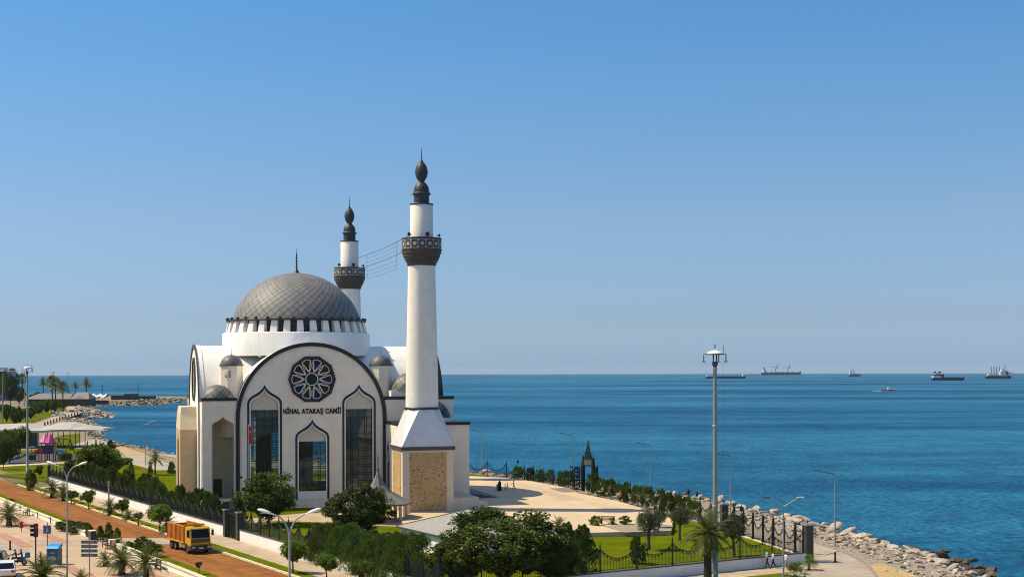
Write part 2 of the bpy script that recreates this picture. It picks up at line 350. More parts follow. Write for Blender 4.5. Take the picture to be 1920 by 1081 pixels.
# ---------------------------------------------------------------- land
CREST = [(44, 60), (42.8, 110), (42.7, 124), (41.8, 141), (40.6, 151), (37.0, 170), (33.6, 183), (29.5, 198), (22.3, 215), (8.2, 234), (-8.7, 257), (-40, 284), (-60, 300), (-75, 311), (-81.5, 318), (-88, 333), (-101, 355), (-115, 383), (-121, 392)]
BAY = [(-136, 450), (-155, 520), (-181, 590), (-191, 618), (-197, 630), (-192, 655), (-201, 690), (-210, 708), (-217, 735), (-226, 756), (-246, 800), (-264, 860), (-262, 880), (-245, 893), (-232, 908), (-233, 926), (-242, 950), (-246, 972), (-225, 985), (-170, 990), (-120, 992), (-118, 1012), (-180, 1030), (-260, 1056), (-420, 1120), (-640, 1230), (-1500, 1600)]
INL = [(-1500, -60), (44, -60)]
def inset_pts(pts, d):
    out = []
    for i, p in enumerate(pts):
        a = V((*pts[max(i-1, 0)], 0)); b = V((*pts[min(i+1, len(pts)-1)], 0)); t = (b-a).normalized(); nrm = V((-t.y, t.x, 0))
        dd = d(p) if callable(d) else d
        out.append((p[0]+nrm.x*dd, p[1]+nrm.y*dd))
    return out
def bank_w(p): return 14 if 500 < p[1] < 760 else (7 if p[1] > 500 else 5)
NC = len(CREST); SHORE = inset_pts(CREST, -4.5)+BAY; TOP = CREST+inset_pts(BAY, bank_w)
groundm = M('dry_earth', (.19, .145, .085), .95, .3, .25, .3, 6, col2=(.30, .235, .15))
land = MB(); n = len(SHORE)
for i in range(n-1):
    a, b = SHORE[i], SHORE[i+1]; c, d = TOP[i+1], TOP[i]
    land.add([(*a, -3.8), (*b, -3.8), (*c, -.05), (*d, -.05)], [(0, 1, 2, 3)])
top = [(p[0], p[1]) for p in TOP]+INL; tri = tessellate_polygon([[V((*p, 0)) for p in top]])
for t in tri:
    a, b, c = (V((*top[i], -.05)) for i in t)
    land.add([a, b, c] if (b-a).cross(c-a).z > 0 else [a, c, b], [(0, 1, 2)])
struct(land, 'ground', groundm)
# grounds
grassm = M('lawn_grass', (.075, .105, .003), .9, .2, .35, .5, 8, col2=(.135, .155, .007), spec=0)
grassd = M('park_grass', (.075, .105, .004), .9, .2, .15, .4, 6, col2=(.150, .165, .012), spec=0)
dirtm = stains(stains(M('orange_dirt', (.22, .082, .020), .95, .2, .5, .3, 5, col2=(.33, .145, .048), spec=.1), .9, .55, (.06, 1, 1), -RA, .44, .60, (.62, .52, .44)), .5, .5, (.35, 1, 1), -RA, .55, .68, (1.25, 1.22, 1.2))
pavem = bricks(M('beige_paving', (.45, .325, .20), .85, .1, .4, col2=(.54, .40, .26)), (.33, .25, .17), 2.4, 1.2, .02, .6, (0, 0, -RA))
footm = bricks(M('footpath_paving', (.40, .31, .21), .85, .1, .5, col2=(.50, .39, .27)), (.28, .21, .14), 3.0, 3.0, .03, .7, (0, 0, -RA))
for m_, q_ in ((pavem, .16), (footm, .3)): stains(m_, q_, .38, (1, 1, 1), 0, .45, .66); stains(m_, 1.8, .25, (1, 1, 1), 0, .5, .62)
pinkm = stains(M('pink_paving', (.40, .19, .13), .85, .1, 1.5, col2=(.48, .26, .18)), .8, .4)
asph = M('worn_asphalt', (.36, .28, .20), .9, .12, .5, .1, 20, col2=(.44, .35, .26))
plazam = bricks(M('plaza_paving', (.54, .40, .25), .8, .1, .22, col2=(.63, .49, .32)), (.50, .39, .27), 1.6, .8, .015, .5, (0, 0, R(17)))
stains(plazam, .09, .22, (1, 2.5, 1), 0, .45, .66, (.70, .60, .48)); stains(plazam, .9, .14, (.4, 2, 1), 0, .5, .62)
promm = bricks(M('promenade_paving', (.36, .30, .23), .9, .12, .3, col2=(.44, .37, .29)), (.27, .22, .17), 1.2, .6, .02, .6, (0, 0, .5))
stains(promm, .25, .4, (1, 1, 1), 0, .45, .62); stains(asph, .4, .4, (1, 1, 1), 0, .45, .62)
for m_ in (grassm, grassd): stains(m_, .11, .5, (1, 1, 1), 0, .50, .66, (1.25, .92, .8)); stains(m_, .9, .45, (1, 1, 1), 0, .48, .62, (.55, .62, .6))
gravm = M('gravel', (.19, .155, .115), .95, .3, 3.5, 1.0, 4, col2=(.38, .32, .25))
sandm = M('sandy_earth', (.36, .24, .09), .95, .2, .5, .4, 5, col2=(.50, .36, .17))
rubberm = M('dark_play_surface', (.075, .062, .058), .9, .2, .8)
kerbm = M('cream_kerb_stone', (.66, .58, .38), .8, .25, 1.4, .2, 6)
def rect(s0, s1, o0, o1): return [Rd(s0, o0), Rd(s1, o0), Rd(s1, o1), Rd(s0, o1)]
sheet('pavement', [Rd(-75, 13.6), Rd(90, 13.6), Rd(90, 60), Rd(-75, 60)], .02, pavem)
sheet('street', [Rd(-6.5, 20.2), Rd(-2.5, 13.8), Rd(-2.5, 11), Rd(-9, 11), Rd(-9.5, 13.8), Rd(-12, 20.2)], .034, asph)
sheet('street', [Rd(-50, 27), Rd(-22, 25.5), Rd(-16, 24.5), Rd(-9, 21), Rd(-3, 22.0), Rd(2, 27), Rd(6, 36), Rd(8, 60), Rd(-50, 60)], .034, asph)
road = MB(); L0, L1 = -135, 70          # dirt road with uneven edges
prev = None
for k in range(83):
    s = L0+(L1-L0)*k/82; e = .18*math.sin(s*.9)+.12*math.sin(s*2.3+1); e2 = .22*math.sin(s*.7+2)+.12*math.sin(s*1.9)
    cur = (Rd(s, 5.35, .03), Rd(s, 11.5+e2, .03))
    if prev: road.add([prev[0], prev[1], cur[1], cur[0]], [(3, 2, 1, 0)])
    prev = cur
struct(road, 'dirt_road', dirtm)
sheet('crossing_apron', [Rd(-9, 11.6), Rd(-2.5, 11.6), Rd(0.5, 6.6), Rd(-6.5, 6.6)], .045, asph)
sheet('footpath', [Rd(-95, .2), Rd(70, .2), Rd(70, 3.4), Rd(-95, 3.4)], .02, footm)
sheet('verge', [Rd(-97, 3.4), Rd(70, 3.4), Rd(70, 5.0), Rd(-97, 5.0)], .05, grassm)
sheet('median_lawn', [Rd(-140, 11.2), Rd(-12, 11.2), Rd(-12, 13.4), Rd(-140, 13.4)], .09, grassm)
sheet('median_lawn', [Rd(-2.0, 11.2), Rd(70, 11.2), Rd(70, 13.0), Rd(-2.0, 13.0)], .09, grassm)
def off(p): return ((p[0]+31)*.52+(p[1]-154)*-.854, (p[0]+31)*-.854+(p[1]-154)*-.52)
def pink(pts, wd):
    q = [off(P(*p)) for p in pts]; mb = MB()
    for a, b in zip(q[:-1], q[1:]):
        A0, B0 = V((*a, 0)), V((*b, 0)); t = (B0-A0).normalized(); nn = V((-t.y, t.x, 0))*wd/2
        mb.add([Rd(p.x, p.y, .05) for p in (A0-nn, B0-nn, B0+nn, A0+nn)], [(3, 2, 1, 0)])
    return struct(mb, 'pink_paving_strip', pinkm)
pink([(0, 957), (12, 964), (48, 984), (88, 1002.5), (125, 1018)], 1.2)
pink([(0, 1001), (28, 1013), (51, 1025)], 1.3)
pink([(125, 1062), (150, 1074), (200, 1098)], 1.4)
pink([(235, 1078), (262, 1072), (300, 1084)], 1.2)
# raised mosque garden, plaza and the promenade by the sea
CORNER = Rd(47.6, -.15); PIL = V((29.3, 135.2, 0))
gard = [Rd(-93, -.2), CORNER, PIL, (25.6, 156), (19.5, 180), (10.9, 206), (-1.4, 240), (-14, 256), (-60, 262), (-95, 250)]
sheet('garden_lawn', gard, .3, grassm, -1)
plz = [P(*p, .8) for p in [(873, 891), (945, 894.5), (999, 901.5), (1057, 912.5), (1085, 924), (1158, 938), (1235, 961), (1262, 973), (1258, 994), (1050, 999), (905, 1005)]]
plz += [V((-9, 150, 0)), V((-14, 168, 0)), V((-11, 190, 0)), V((-13, 236, 0))]
sheet('plaza', plz, .8, plazam, -.5)
sheet('apron', [(-20, 166), (-9, 163), (-6, 178), (-14, 180), (-19, 176)], .33, plazam)
sheet('plaza_step', [P(1130, 985, .82), P(1170, 997, .82), P(1258, 994, .82), P(1262, 984, .82), P(1215, 979, .82)], .815, M('brown_paving', (.30, .24, .18), .9, .1, .5))
sheet('entrance_apron', [P(885, 948, .81), P(1210, 956, .81), P(1215, 962, .81), P(900, 957, .81)], .806, plazam)
sheet('gate_apron', [P(1028, 914.5, .82), P(1070, 913.5, .82), P(1080, 921, .82), P(1055, 922, .82)], .815, M('grey_brown_paving', (.22, .18, .16), .9, .1, .5))
sheet('garden_path', [P(460, 972, .3), P(560, 962, .3), P(640, 958, .3), P(700, 985, .3), P(700, 990, .3), P(600, 978, .3), P(520, 976, .3), P(460, 980, .3)], .31, footm)
sheet('garden_path', [P(560, 945, .3), P(722, 950, .3), P(722, 956, .3), P(560, 950, .3)], .31, plazam)
sheet('garden_path', [P(625, 1003, .3), P(655, 998, .3), P(672, 1006, .3), P(650, 1024, .3), P(632, 1022, .3)], .315, plazam)
prom = [(33.4, 60), (33.3, 125), (34.6, 134), (34.6, 141), (33.4, 149), (32.2, 156), (29.8, 170), (27.6, 181), (23, 199), (17, 213), (4, 232), (-12, 254), (-44, 280), (-70, 302), (-82, 318), (-84, 316), (-72, 298), (-50, 268), (-14, 249), (1, 230), (12, 210), (20, 185), (26.4, 158), (29.9, 137.5), (29.6, 131), (22, 126), (22.5, 60)]
sheet('promenade', prom, .012, promm)
sheet('gravel_bank', [(33.5, 60), (33.4, 125), (34.7, 134), (34.7, 141), (33.5, 149), (32.3, 156), (29.9, 170), (27.7, 181), (23.1, 199), (22.5, 211), (29, 196), (33, 182), (36.4, 169), (40, 150), (41.2, 140), (42, 124), (43, 60)], .004, gravm)
sheet('sand_patch', [(33.5, 100), (33.5, 124.5), (34.9, 133), (36.2, 134), (37.2, 127), (37.6, 116), (38, 100)], .02, sandm)
sheet('footpath', [Rd(50, 3.5), (-8, 111.2), (29.2, 133.6), (29.8, 130.8), (22, 126), (5, 114.4), (-2, 108)], .024, footm)
sheet('verge', [(-1.9, 108), (5.1, 114.2), (22, 125.7), (25, 127.6), (27, 125), (27, 90), (-1.9, 90)], .06, grassm)
# the park west of the mosque
def pg(*pts, z=0): return [P(*p, z) for p in pts]
sheet('park_lawn', pg((0, 880), (90, 905), (95, 893), (150, 905), (345, 930), (345, 893), (300, 884), (225, 856), (190, 846), (150, 838), (110, 842), (0, 845)), .03, grassm)
sheet('play_surface', pg((0, 868), (20, 873), (138, 864.5), (150, 856), (120, 845), (60, 847), (20, 855)), .05, rubberm)
sheet('park_path', pg((0, 875), (140, 867), (138, 865), (0, 872)), .06, plazam)
sheet('park_path', pg((215, 850), (250, 848), (300, 860), (345, 885), (345, 893), (300, 884), (240, 868), (216, 862)), .05, promm)
sheet('park_lawn', pg((222, 857), (262, 869), (300, 884.5), (345, 893.5), (345, 901), (280, 905), (222, 884)), .035, grassm)
sheet('sand_patch', pg((216, 832), (242, 841), (272, 850), (274, 854), (250, 853), (222, 848)), .07, sandm)
sheet('park_path', pg((125, 838), (160, 826), (180, 822), (227, 834), (225, 836), (190, 833), (150, 841)), .05, promm)
sheet('park_lawn', pg((0, 812), (50, 796), (124, 771), (127, 766), (60, 762), (0, 772)), .03, grassd)
sheet('promenade', pg((50, 798), (85, 788), (124, 769), (128, 758), (138, 757), (158, 769), (150, 775), (95, 794), (85, 806), (60, 812), (45, 806)), .06, promm)
sheet('park_lawn', pg((85, 828), (115, 815), (150, 812), (150, 834), (110, 841), (85, 840)), .04, grassd)
sheet('verge', pg((0, 893), (10, 886), (50, 884), (92, 896), (92, 908), (62, 916), (30, 911)), .045, M('scrub', (.10, .085, .035), .95, .3, .4, .6, 5, col2=(.17, .14, .07)))
# kerbs and low walls along the street
kb = MB(); s = -92.0
while s < 70:
    l = .95+.1*random.random(); c = Rd(s+l/2, 5.16, .08+.02*random.random()); kb.cbox(c, (l-.03, .26, .17), RA+random.uniform(-.015, .015)); s += l
tag(kb.build('kerb', kerbm), 'line of cream kerb stones between the dirt road and the green verge', 'kerb')
for s0, s1, lab in ((-130, -12.3, 'long low cream wall between the median lawn and the paved square with benches'), (-1.6, 70, 'low cream wall by the rounded bushes, ending beside the pale gateway block')):
    t = T('low_wall', lab, 'low wall', Rd((s0+s1)/2, 13.6), RA); h = (s1-s0)/2
    MB().box(-h, h, -.16, .16, 0, .52).build('wall', white, t); MB().box(-h-.03, h+.03, -.24, .24, .52, .62).build('coping', kerbm, t)
# ---------------------------------------------------------------- rocks
rockm = M('shore_rock', (.16, .13, .105), .9, .3, .9, .9, 3, col2=(.46, .39, .31), island=.5)
rockd = M('dark_wet_rock', (.035, .026, .020), .6, .3, 1.0, .8, 3, col2=(.09, .065, .045), island=.3)
def rock_arr(seed):
    rg = random.Random(seed); bm = bmesh.new(); bmesh.ops.create_icosphere(bm, subdivisions=2, radius=.5); pl = []
    for k in range(9):
        d = V((rg.gauss(0, 1), rg.gauss(0, 1), rg.gauss(0, 1))).normalized(); pl.append((d, rg.uniform(.22, .38)))
    for v in bm.verts:
        for d, h in pl:
            e = v.co.dot(d)-h
            if e > 0: v.co -= d*e*.98
        v.co.z *= .55
    vs = [v.co.copy() for v in bm.verts]; fs = [[v.index for v in f.verts] for f in bm.faces]; bm.free(); return vs, fs
ROCKS = [rock_arr(k) for k in range(10)]
def rock_mesh(k, m, name='rock'):
    me = bpy.data.meshes.new(name); me.from_pydata([tuple(v) for v in ROCKS[k][0]], [], ROCKS[k][1]); me.materials.append(m); return me
RM = [rock_mesh(k, rockm) for k in range(10)]; RMD = [rock_mesh(k, rockd) for k in range(3)]
cand = []
def scatter(i0, i1, dens, smin, smax, inl=0.0, w_out=.8, pal=0):
    for i in range(i0, i1):
        a, b = V((*SHORE[i], 0)), V((*SHORE[i+1], 0)); c, d = V((*TOP[i], 0)), V((*TOP[i+1], 0)); L_ = (b-a).length; W_ = ((c-a).length+(d-b).length)/2
        for _ in range(int(L_*(W_*(1+inl)+w_out)*dens)):
            u, q = random.random(), random.uniform(-w_out/W_, 1.0+inl)
            p = (a.lerp(b, u)).lerp(c.lerp(d, u), q); z = -3.3+3.3*min(q, 1)+random.uniform(-.1, .45)*(1 if q < 1.1 else .4)
            s_ = (smin+(smax-smin)*random.random()**1.7)*(1 if q < 1.15 else .6)
            cand.append((p.x, p.y, z, s_, q, pal))
scatter(1, 6, 1.05, .7, 2.0, inl=1.2); scatter(6, 11, .85, .7, 1.9, inl=.7); scatter(11, 18, .6, .7, 1.5, inl=.35)
scatter(18, 21, .14, 1.4, 2.8); scatter(21, 27, .18, 1.6, 3.4, inl=.2); scatter(27, 31, .12, 1.6, 3.2); scatter(31, 40, .22, 1.2, 3.0, inl=.3); scatter(40, 45, .1, 1.5, 3)
for _ in range(60):                          # dark weedy rocks in the water, lower right
    t_ = random.random(); yy = 132+26*t_; cand.append((46.6+random.gauss(1.0, 1.1), yy, -2.4+random.uniform(-.3, .8), random.uniform(.9, 2.2), -.2, 1))
def vis(c):
    x = 960+F*c[0]/c[1]; y = EY+F*(CAMZ-c[2])/c[1]; return -10 < x < 1930 and y < 1086
seen = sorted([c for c in cand if vis(c)], key=lambda c: -c[3]/c[1]); near, rest = seen[:300], seen[300:]
for i, c in enumerate(near):
    me = (RMD if c[5] else RM)[i % (3 if c[5] else 10)]; k = c[3]
    o = inst(me, 'rock', None, (c[0], c[1], c[2]), random.uniform(0, 6.28), (k*random.uniform(.9, 1.5), k*random.uniform(.7, 1.1), k*random.uniform(.7, 1.1)))
    o.rotation_euler = (random.uniform(-.5, .5), random.uniform(-.5, .5), random.uniform(0, 6.28))
    if c[5]: tag(o, 'dark weedy boulder lying in the water at the foot of the rock bank', 'rock', 'dark boulders in the water')
    else: tag(o, 'pale grey boulder of the rock bank between promenade and sea', 'rock', 'boulders of the sea bank')
rb = MB(); V3 = Matrix
for c in rest+[c for c in cand if not vis(c) and c[1] > 60]:
    vs, fs = ROCKS[random.randrange(10)]; k = c[3]; mt = Matrix.Translation(c[:3]) @ Matrix.Rotation(random.uniform(0, 6.28), 4, 'Z') @ Matrix.Rotation(random.uniform(-.5, .5), 4, 'X') @ Matrix.Diagonal((k*1.2, k*.9, k*.95, 1))
    rb.add([mt @ v for v in vs], fs, 0 if c[5] == 0 else 1)
tag(rb.build('rubble', [rockm, rockd]), 'mass of grey armour stones along the shore of the bay', 'rocks', kind='stuff')
gs = MB(); q_ = ROCKS[3]
for _ in range(700):                        # pebbles on the gravel bank
    y = random.uniform(118, 200); x0 = 35.2 if y < 142 else 35.2-(y-142)*.22; x = random.uniform(x0, x0+5.0); k = random.uniform(.12, .40)
    mt = Matrix.Translation((x, y, .03)) @ Matrix.Rotation(random.uniform(0, 6.28), 4, 'Z') @ Matrix.Diagonal((k, k*.8, k*.7, 1)); gs.add([mt @ v for v in q_[0]], q_[1])
tag(gs.build('pebbles', rockm), 'scattered pale stones on the gravel strip beside the promenade', 'gravel', kind='stuff')

# ---------------------------------------------------------------- haze: even pale air over the sea and the shore
hz = MB().box(-31000, 31000, -31000, 31000, -60, 75); hzm = bpy.data.materials.new('haze'); hzm.use_nodes = True; hn = hzm.node_tree; hn.nodes.remove(hn.nodes['Principled BSDF'])
hv = hn.nodes.new('ShaderNodeVolumePrincipled'); hv.inputs['Color'].default_value = (.72, .88, 1, 1); hv.inputs['Density'].default_value = .000022; hv.inputs['Anisotropy'].default_value = .0
hn.links.new(hv.outputs[0], hn.nodes['Material Output'].inputs['Volume']); tag(hz.build('haze', hzm), kind='stuff')
# ---------------------------------------------------------------- mosque (local axes: x along the facade, y into depth)
TH = R(17); MC = V((-31.8, 201.8, 0))
MQ = T('mosque', 'large white domed mosque with grey lead dome and a round star window', 'mosque', MC, TH)
def face_front(y): return Matrix(((1, 0, 0, 0), (0, 0, -1, y), (0, 1, 0, 0), (0, 0, 0, 1)))      # plate grows towards -y (viewer)
def face_back(y): return Matrix(((1, 0, 0, 0), (0, 0, 1, y), (0, 1, 0, 0), (0, 0, 0, 1)))
def face_left(x): return Matrix(((0, 0, -1, x), (-1, 0, 0, 0), (0, 1, 0, 0), (0, 0, 0, 1)))     # plate grows towards -x
def face_right(x): return Matrix(((0, 0, 1, x), (1, 0, 0, 0), (0, 1, 0, 0), (0, 0, 0, 1)))
GR, ZS, ZG = 10.2, 12.6, .2; HL = 14.8; HR = 19.3
WIN = [(-6.49, 2.02, 1.6, 14.5, 16.62, 13.75), (0.0, 2.02, 2.45, 9.75, 11.85, 9.36), (6.49, 2.02, 1.6, 14.5, 16.62, 13.75)]   # x, half width, sill, spring, apex, glass top
ROSE_Z, ROSE_R = 17.9, 3.28
def deca(r, n=10, a0=0.0, cx=0.0, cz=0.0): return [(cx+r*math.cos(a0+2*PI*k/n), cz+r*math.sin(a0+2*PI*k/n)) for k in range(n)]
def sh(poly, dx): return [(x+dx, z) for x, z in poly]
wall_out = arch(GR, ZG, ZS, 40)
holes = [sh(ogee(w_, z0, zs, za), x) for x, w_, z0, zs, za, zt in WIN]
rose_hole = deca(2.98, 10, 0, 0, ROSE_Z)
fw = MB(); fw.plate(wall_out, holes+[rose_hole], .7, face_front(-HL+.7)); fac = fw.build('facade_wall', stone, MQ)
bw = MB(); bw.plate(wall_out, holes+[rose_hole], .7, face_back(HL-.7)); bw.build('rear_wall', stone, MQ)
lw = MB(); lw.plate(wall_out, [rose_hole], .7, face_left(-HL+.7)); lw.build('side_wall', white, MQ)
rw_o = arch(10.9, ZG, 13.0, 40); rw = MB(); rw.plate(rw_o, [sh(ogee(3.2, 1.8, 9, 12), 0)], .8, face_right(HR-.8)); rw.build('entrance_wall', stone, MQ)
# barrel vaults and the short walls under them
def barrel(r, zs, a, b, axis):
    mb = MB(); n = 48; pr = [(r*math.cos(PI*k/n), zs+r*math.sin(PI*k/n)) for k in range(n+1)]; t = .35
    pi_ = [((r-t)*math.cos(PI*k/n), zs+(r-t)*math.sin(PI*k/n)) for k in range(n+1)]
    pr = [(r, ZG)]+pr+[(-r, ZG)]; pi_ = [(r-t, ZG)]+pi_+[(-r+t, ZG)]
    for prof, fl in ((pr, 0), (pi_, 1)):
        for k in range(len(prof)-1):
            (x0, z0), (x1, z1) = prof[k], prof[k+1]; low = k == 0 or k == len(prof)-2
            for lo, hi in (((a, -GR-.01), (GR+.01, b)) if low else ((a, b),)):
                q = [(x0, lo, z0), (x1, lo, z1), (x1, hi, z1), (x0, hi, z0)]
                if axis == 'x': q = [(y, -x, z) for x, y, z in q]
                mb.add(q, [(0, 1, 2, 3) if fl else (3, 2, 1, 0)], 0, not low)
    return mb
barrel(GR-.06, ZS, -HL+.02, HL-.02, 'y').build('vault', roofw, MQ)
barrel(GR-.10, ZS, -HL+.02, HR-.02, 'x').build('vault', roofw, MQ)
MB().box(-HL+.3, HR-.3, -10, 10, .1, .25).box(-10, 10, -HL+.3, HL-.3, .1, .24).build('floor', M('carpet', (.06, .03, .02), .9), MQ)
# dark arch bands of the gables, standing proud of wall and roof
def ring_plate(outer, d, thick, xf, m=0, mb=None):
    mb = mb or MB(); return mb.plate(outer, [off2(outer, d)], thick, xf, m)
band_o = arch(GR+.16, ZG-.02, ZS, 40)
bm_ = MB(); bm_.plate(upoly(arch(GR+.16, .1, ZS, 40), arch(GR-.36, .1, ZS, 40)), [], .16, face_front(-HL-.002)); bm_.build('arch_band', dark, MQ)
be_ = MB(); be_.plate(upoly(arch(GR+.12, .1, ZS, 40), arch(GR-.2, .1, ZS, 40)), [], .55, face_front(-HL+.55)); be_.build('arch_rim', roofw, MQ)
bm_ = MB(); bm_.plate(upoly(arch(GR+.16, .1, ZS, 40), arch(GR-.34, .1, ZS, 40)), [], .16, face_left(-HL-.002)); bm_.build('arch_band', greyd, MQ)
bm_ = MB(); bm_.plate(upoly(arch(11.35, ZG, 13.0, 40), arch(10.6, ZG, 13.0, 40)), [], .9, face_right(HR-.7)); bm_.build('arch_band', dark, MQ)
bl = MB(); bl.plate(upoly(arch(9.55, .1, ZS, 40), arch(9.45, .1, ZS, 40)), [], .09, face_front(-HL-.002)); bl.build('arch_trim', white, MQ)
# onion arched windows
for x, w_, z0, zs, za, zt in WIN:
    for front in (True, False):
        xf = face_front(-HL-.002) if front else face_back(HL+.002)
        zb = z0-1.0
        f = MB(); f.plate(sh(upoly(ogee(w_+.32, zb, zs+.05, za+.55), ogee(w_+.04, zb, zs, za+.04)), x), [], .15, xf)
        wo = f.build('arched_window', dark, MQ)
        wt = MB(); wt.plate(sh(upoly(ogee(w_+.46, zb, zs+.08, za+.95), ogee(w_+.33, zb, zs+.05, za+.56)), x), [], .10, xf); wt.build('frame', white, wo)
        wi = MB(); wi.plate(sh(ogee(w_+.02, z0-.02, zs, za+.02), x), [sh(ogee(w_-.14, z0+.12, zs, za-.22), x)], .10, xf); wi.build('inner_trim', white, wo)
        y = -HL+.42 if front else HL-.42; sg = 1 if front else -1
        def fx(dy): return face_front(y+dy) if front else face_back(y-dy)
        tymp = [q for q in ogee(w_+.05, zt, zs, za+.03)] if zs > zt else ogee(w_, zt, zt+.1, za)
        MB().plate(sh(tymp, x), [], .12, fx(0)).build('tympanum', M('tympanum_stone', (.60, .55, .46), .8, .12, 1.5, .2), wo)
        MB().plate(sh([(-w_-.03, z0), (w_+.03, z0), (w_+.03, zt), (-w_-.03, zt)], x), [], .03, fx(.06)).build('glass', wglass, wo)
        g = MB(); ny = int((zt-z0)/1.02)
        for k in range(1, 4):
            for d in ((-.05, .05) if k != 2 else (0,)): g.box(x-w_+2*w_*k/4+d*3-.03, x-w_+2*w_*k/4+d*3+.03, y-.12, y-.02, z0, zt-.0)
        for k in range(ny+1):
            zz = z0+(zt-z0)*k/ny
            for d in (0, .26): g.box(x-w_, x+w_, y-.11, y-.03, zz-.035-d, zz+.035-d) if zz-d > z0 else 0
        g.build('mullion', M('window_bar', (.030, .022, .018), .5), wo)
        if x == 0: MB().box(-w_-.02, w_+.02, -HL-.05 if front else HL-.4, -HL+.4 if front else HL+.05, z0-1.0, z0-.003).build('sill_panel', white, wo)
# rose windows
glassmats = [M('glass_blue', (.010, .022, .075), .45, .3, 6, spec=.2), M('glass_wine', (.050, .020, .016), .45, .3, 6, spec=.2), M('glass_green', (.004, .034, .022), .45, .2, 6, spec=.2)]
tracer = M('tracery_stone', (.72, .67, .56), .7, .05)
for fxn, pos in ((face_front, -HL), (face_left, -HL), (face_back, HL)):
    s_ = -1 if fxn is not face_back else 1
    def X(d): return fxn(pos+d*(-s_) if True else 0)
    ro = MB().plate(deca(ROSE_R, 10, 0, 0, ROSE_Z), [deca(2.92, 10, 0, 0, ROSE_Z)], .18, X(-.004 if False else -.01)).build('rose_window', dark, MQ)
    MB().plate(deca(2.985, 10, 0, 0, ROSE_Z), [], .05, X(.45)).build('backing', M('dark_glazing', (.02, .018, .03), .3), ro)
    MB().plate(deca(.74, 20, 0, 0, ROSE_Z), [], .04, X(.36)).build('center_pane', glassmats[2], ro)
    tr = MB(); q3 = lambda x, z, d: X(d) @ V((x, z, 0))
    def pol(r, a): return (r*math.cos(a), ROSE_Z+r*math.sin(a))
    def bar(p, q, wd=.064, d=.30):
        dx, dz = q[0]-p[0], q[1]-p[1]; l = math.hypot(dx, dz); nx, nz = -dz/l*wd, dx/l*wd
        tr.plate([(p[0]-nx, p[1]-nz), (q[0]-nx, q[1]-nz), (q[0]+nx, q[1]+nz), (p[0]+nx, p[1]+nz)], [], .10, X(d))
    for k in range(10):
        a = k*PI/5; cp, cm, o_, tip = pol(2.64, a+R(13.4)), pol(2.64, a-R(13.4)), pol(2.78, a), pol(1.02, a)
        MB().plate([cm, o_, cp, pol(1.05, a)], [], .04, X(.36+.002*(k % 2))).build('pane', glassmats[(k % 2)], ro)
        j = .004*(k % 2)
        bar(cm, o_, d=.30+j); bar(o_, cp, d=.302+j); bar(cp, tip, d=.304+j); bar(cm, tip, d=.306+j)
        bar(cp, pol(.98, a+PI/5), .026, .298+j); bar(cm, pol(.98, a-PI/5), .026, .296+j); bar(pol(.86, a-PI/10), pol(.86, a+PI/10), d=.292+j)
    tr.build('tracery', tracer, ro)
# lettering
fc = bpy.data.curves.new('lettering', 'FONT'); fc.body = 'NİHAL ATAKAŞ CAMİİ'; fc.size = 1; fc.extrude = .06; fc.offset = .042; fc.align_x = 'CENTER'; fc.space_character = 1.08
tmp = bpy.data.objects.new('tmp', fc); COL.objects.link(tmp); dg = bpy.context.evaluated_depsgraph_get(); dg.update()
lm = bpy.data.meshes.new_from_object(tmp.evaluated_get(dg)); bpy.data.objects.remove(tmp)
co = np.array([v.co for v in lm.vertices]); wdt = co[:, 0].max()-co[:, 0].min(); cx_ = (co[:, 0].max()+co[:, 0].min())/2
sx_ = 8.15/wdt
for v in lm.vertices:
    x, z, t = (v.co.x-cx_)*sx_, v.co.y*.92, v.co.z; v.co = (x+.03, -HL-.03-t, z+13.22)
lm.materials.clear(); lm.materials.append(M('black_letter', (.012, .012, .016), .4)); lm.name = 'lettering'; inst(lm, 'lettering', MQ)
# drum, cornice and great dome
DR = 10.75
MB().lathe([(DR, 21.2), (DR, 24.45), (DR-.08, 24.55), (9.6, 24.56)], 72).build('drum', stone if False else roofw, MQ)
cr = MB().lathe([(9.30, 24.5), (9.30, 26.3)], 64).build('window_ring', M('drum_window', (.030, .022, .030), .3), MQ)
for k in range(34):
    a = 2*PI*k/34; b = MB()
    b.add([(9.2, -.42, 24.552), (10.35, -.50, 24.552), (10.35, .50, 24.552), (9.2, .42, 24.552), (9.2, -.42, 26.25), (9.9, -.40, 26.25), (9.9, .40, 26.25), (9.2, .42, 26.25)],
          [(0, 3, 2, 1), (4, 5, 6, 7), (0, 1, 5, 4), (1, 2, 6, 5), (2, 3, 7, 6), (3, 0, 4, 7)])
    b.build('drum_pier', white, MQ, rz=a)
MB().lathe([(9.2, 26.18), (10.15, 26.2), (10.22, 26.3), (10.22, 26.42), (9.9, 26.52), (9.2, 26.54)], 72).build('cornice', dark, MQ)
kn = MB().cbox((0, 0, 0), (.34, .26, .26)).mesh('cornice_lamp', dark)
for k in range(34):
    a = 2*PI*(k+.5)/34; inst(kn, 'cornice_lamp', MQ, (10.1*math.cos(a), 10.1*math.sin(a), 26.6), a)
def dome_prof(r, h, n=24, z0=0.0):
    rr = (r*r+h*h)/(2*h); c = h-rr; a0 = math.atan2(-c, r) if c < 0 else -math.atan2(c, r)
    return [(max(.02, rr*math.cos(a0+(PI/2-a0)*k/n)), z0+c+rr*math.sin(a0+(PI/2-a0)*k/n)) for k in range(n+1)]
def finial(mb, c, h, r, m=0):
    pr = [(r*1.0, 0), (r*.55, h*.10), (r*.22, h*.2)]
    for i, (q, s) in enumerate(((.24, .5), (.36, .45), (.48, .4), (.60, .34), (.71, .28))):
        pr += [(r*.16, h*(q-.035)), (r*s, h*q), (r*.16, h*(q+.035))]
    pr += [(r*.10, h*.78), (r*.07, h*.86), (r*.015, h)]
    return mb.lathe(pr, 10, c, m)
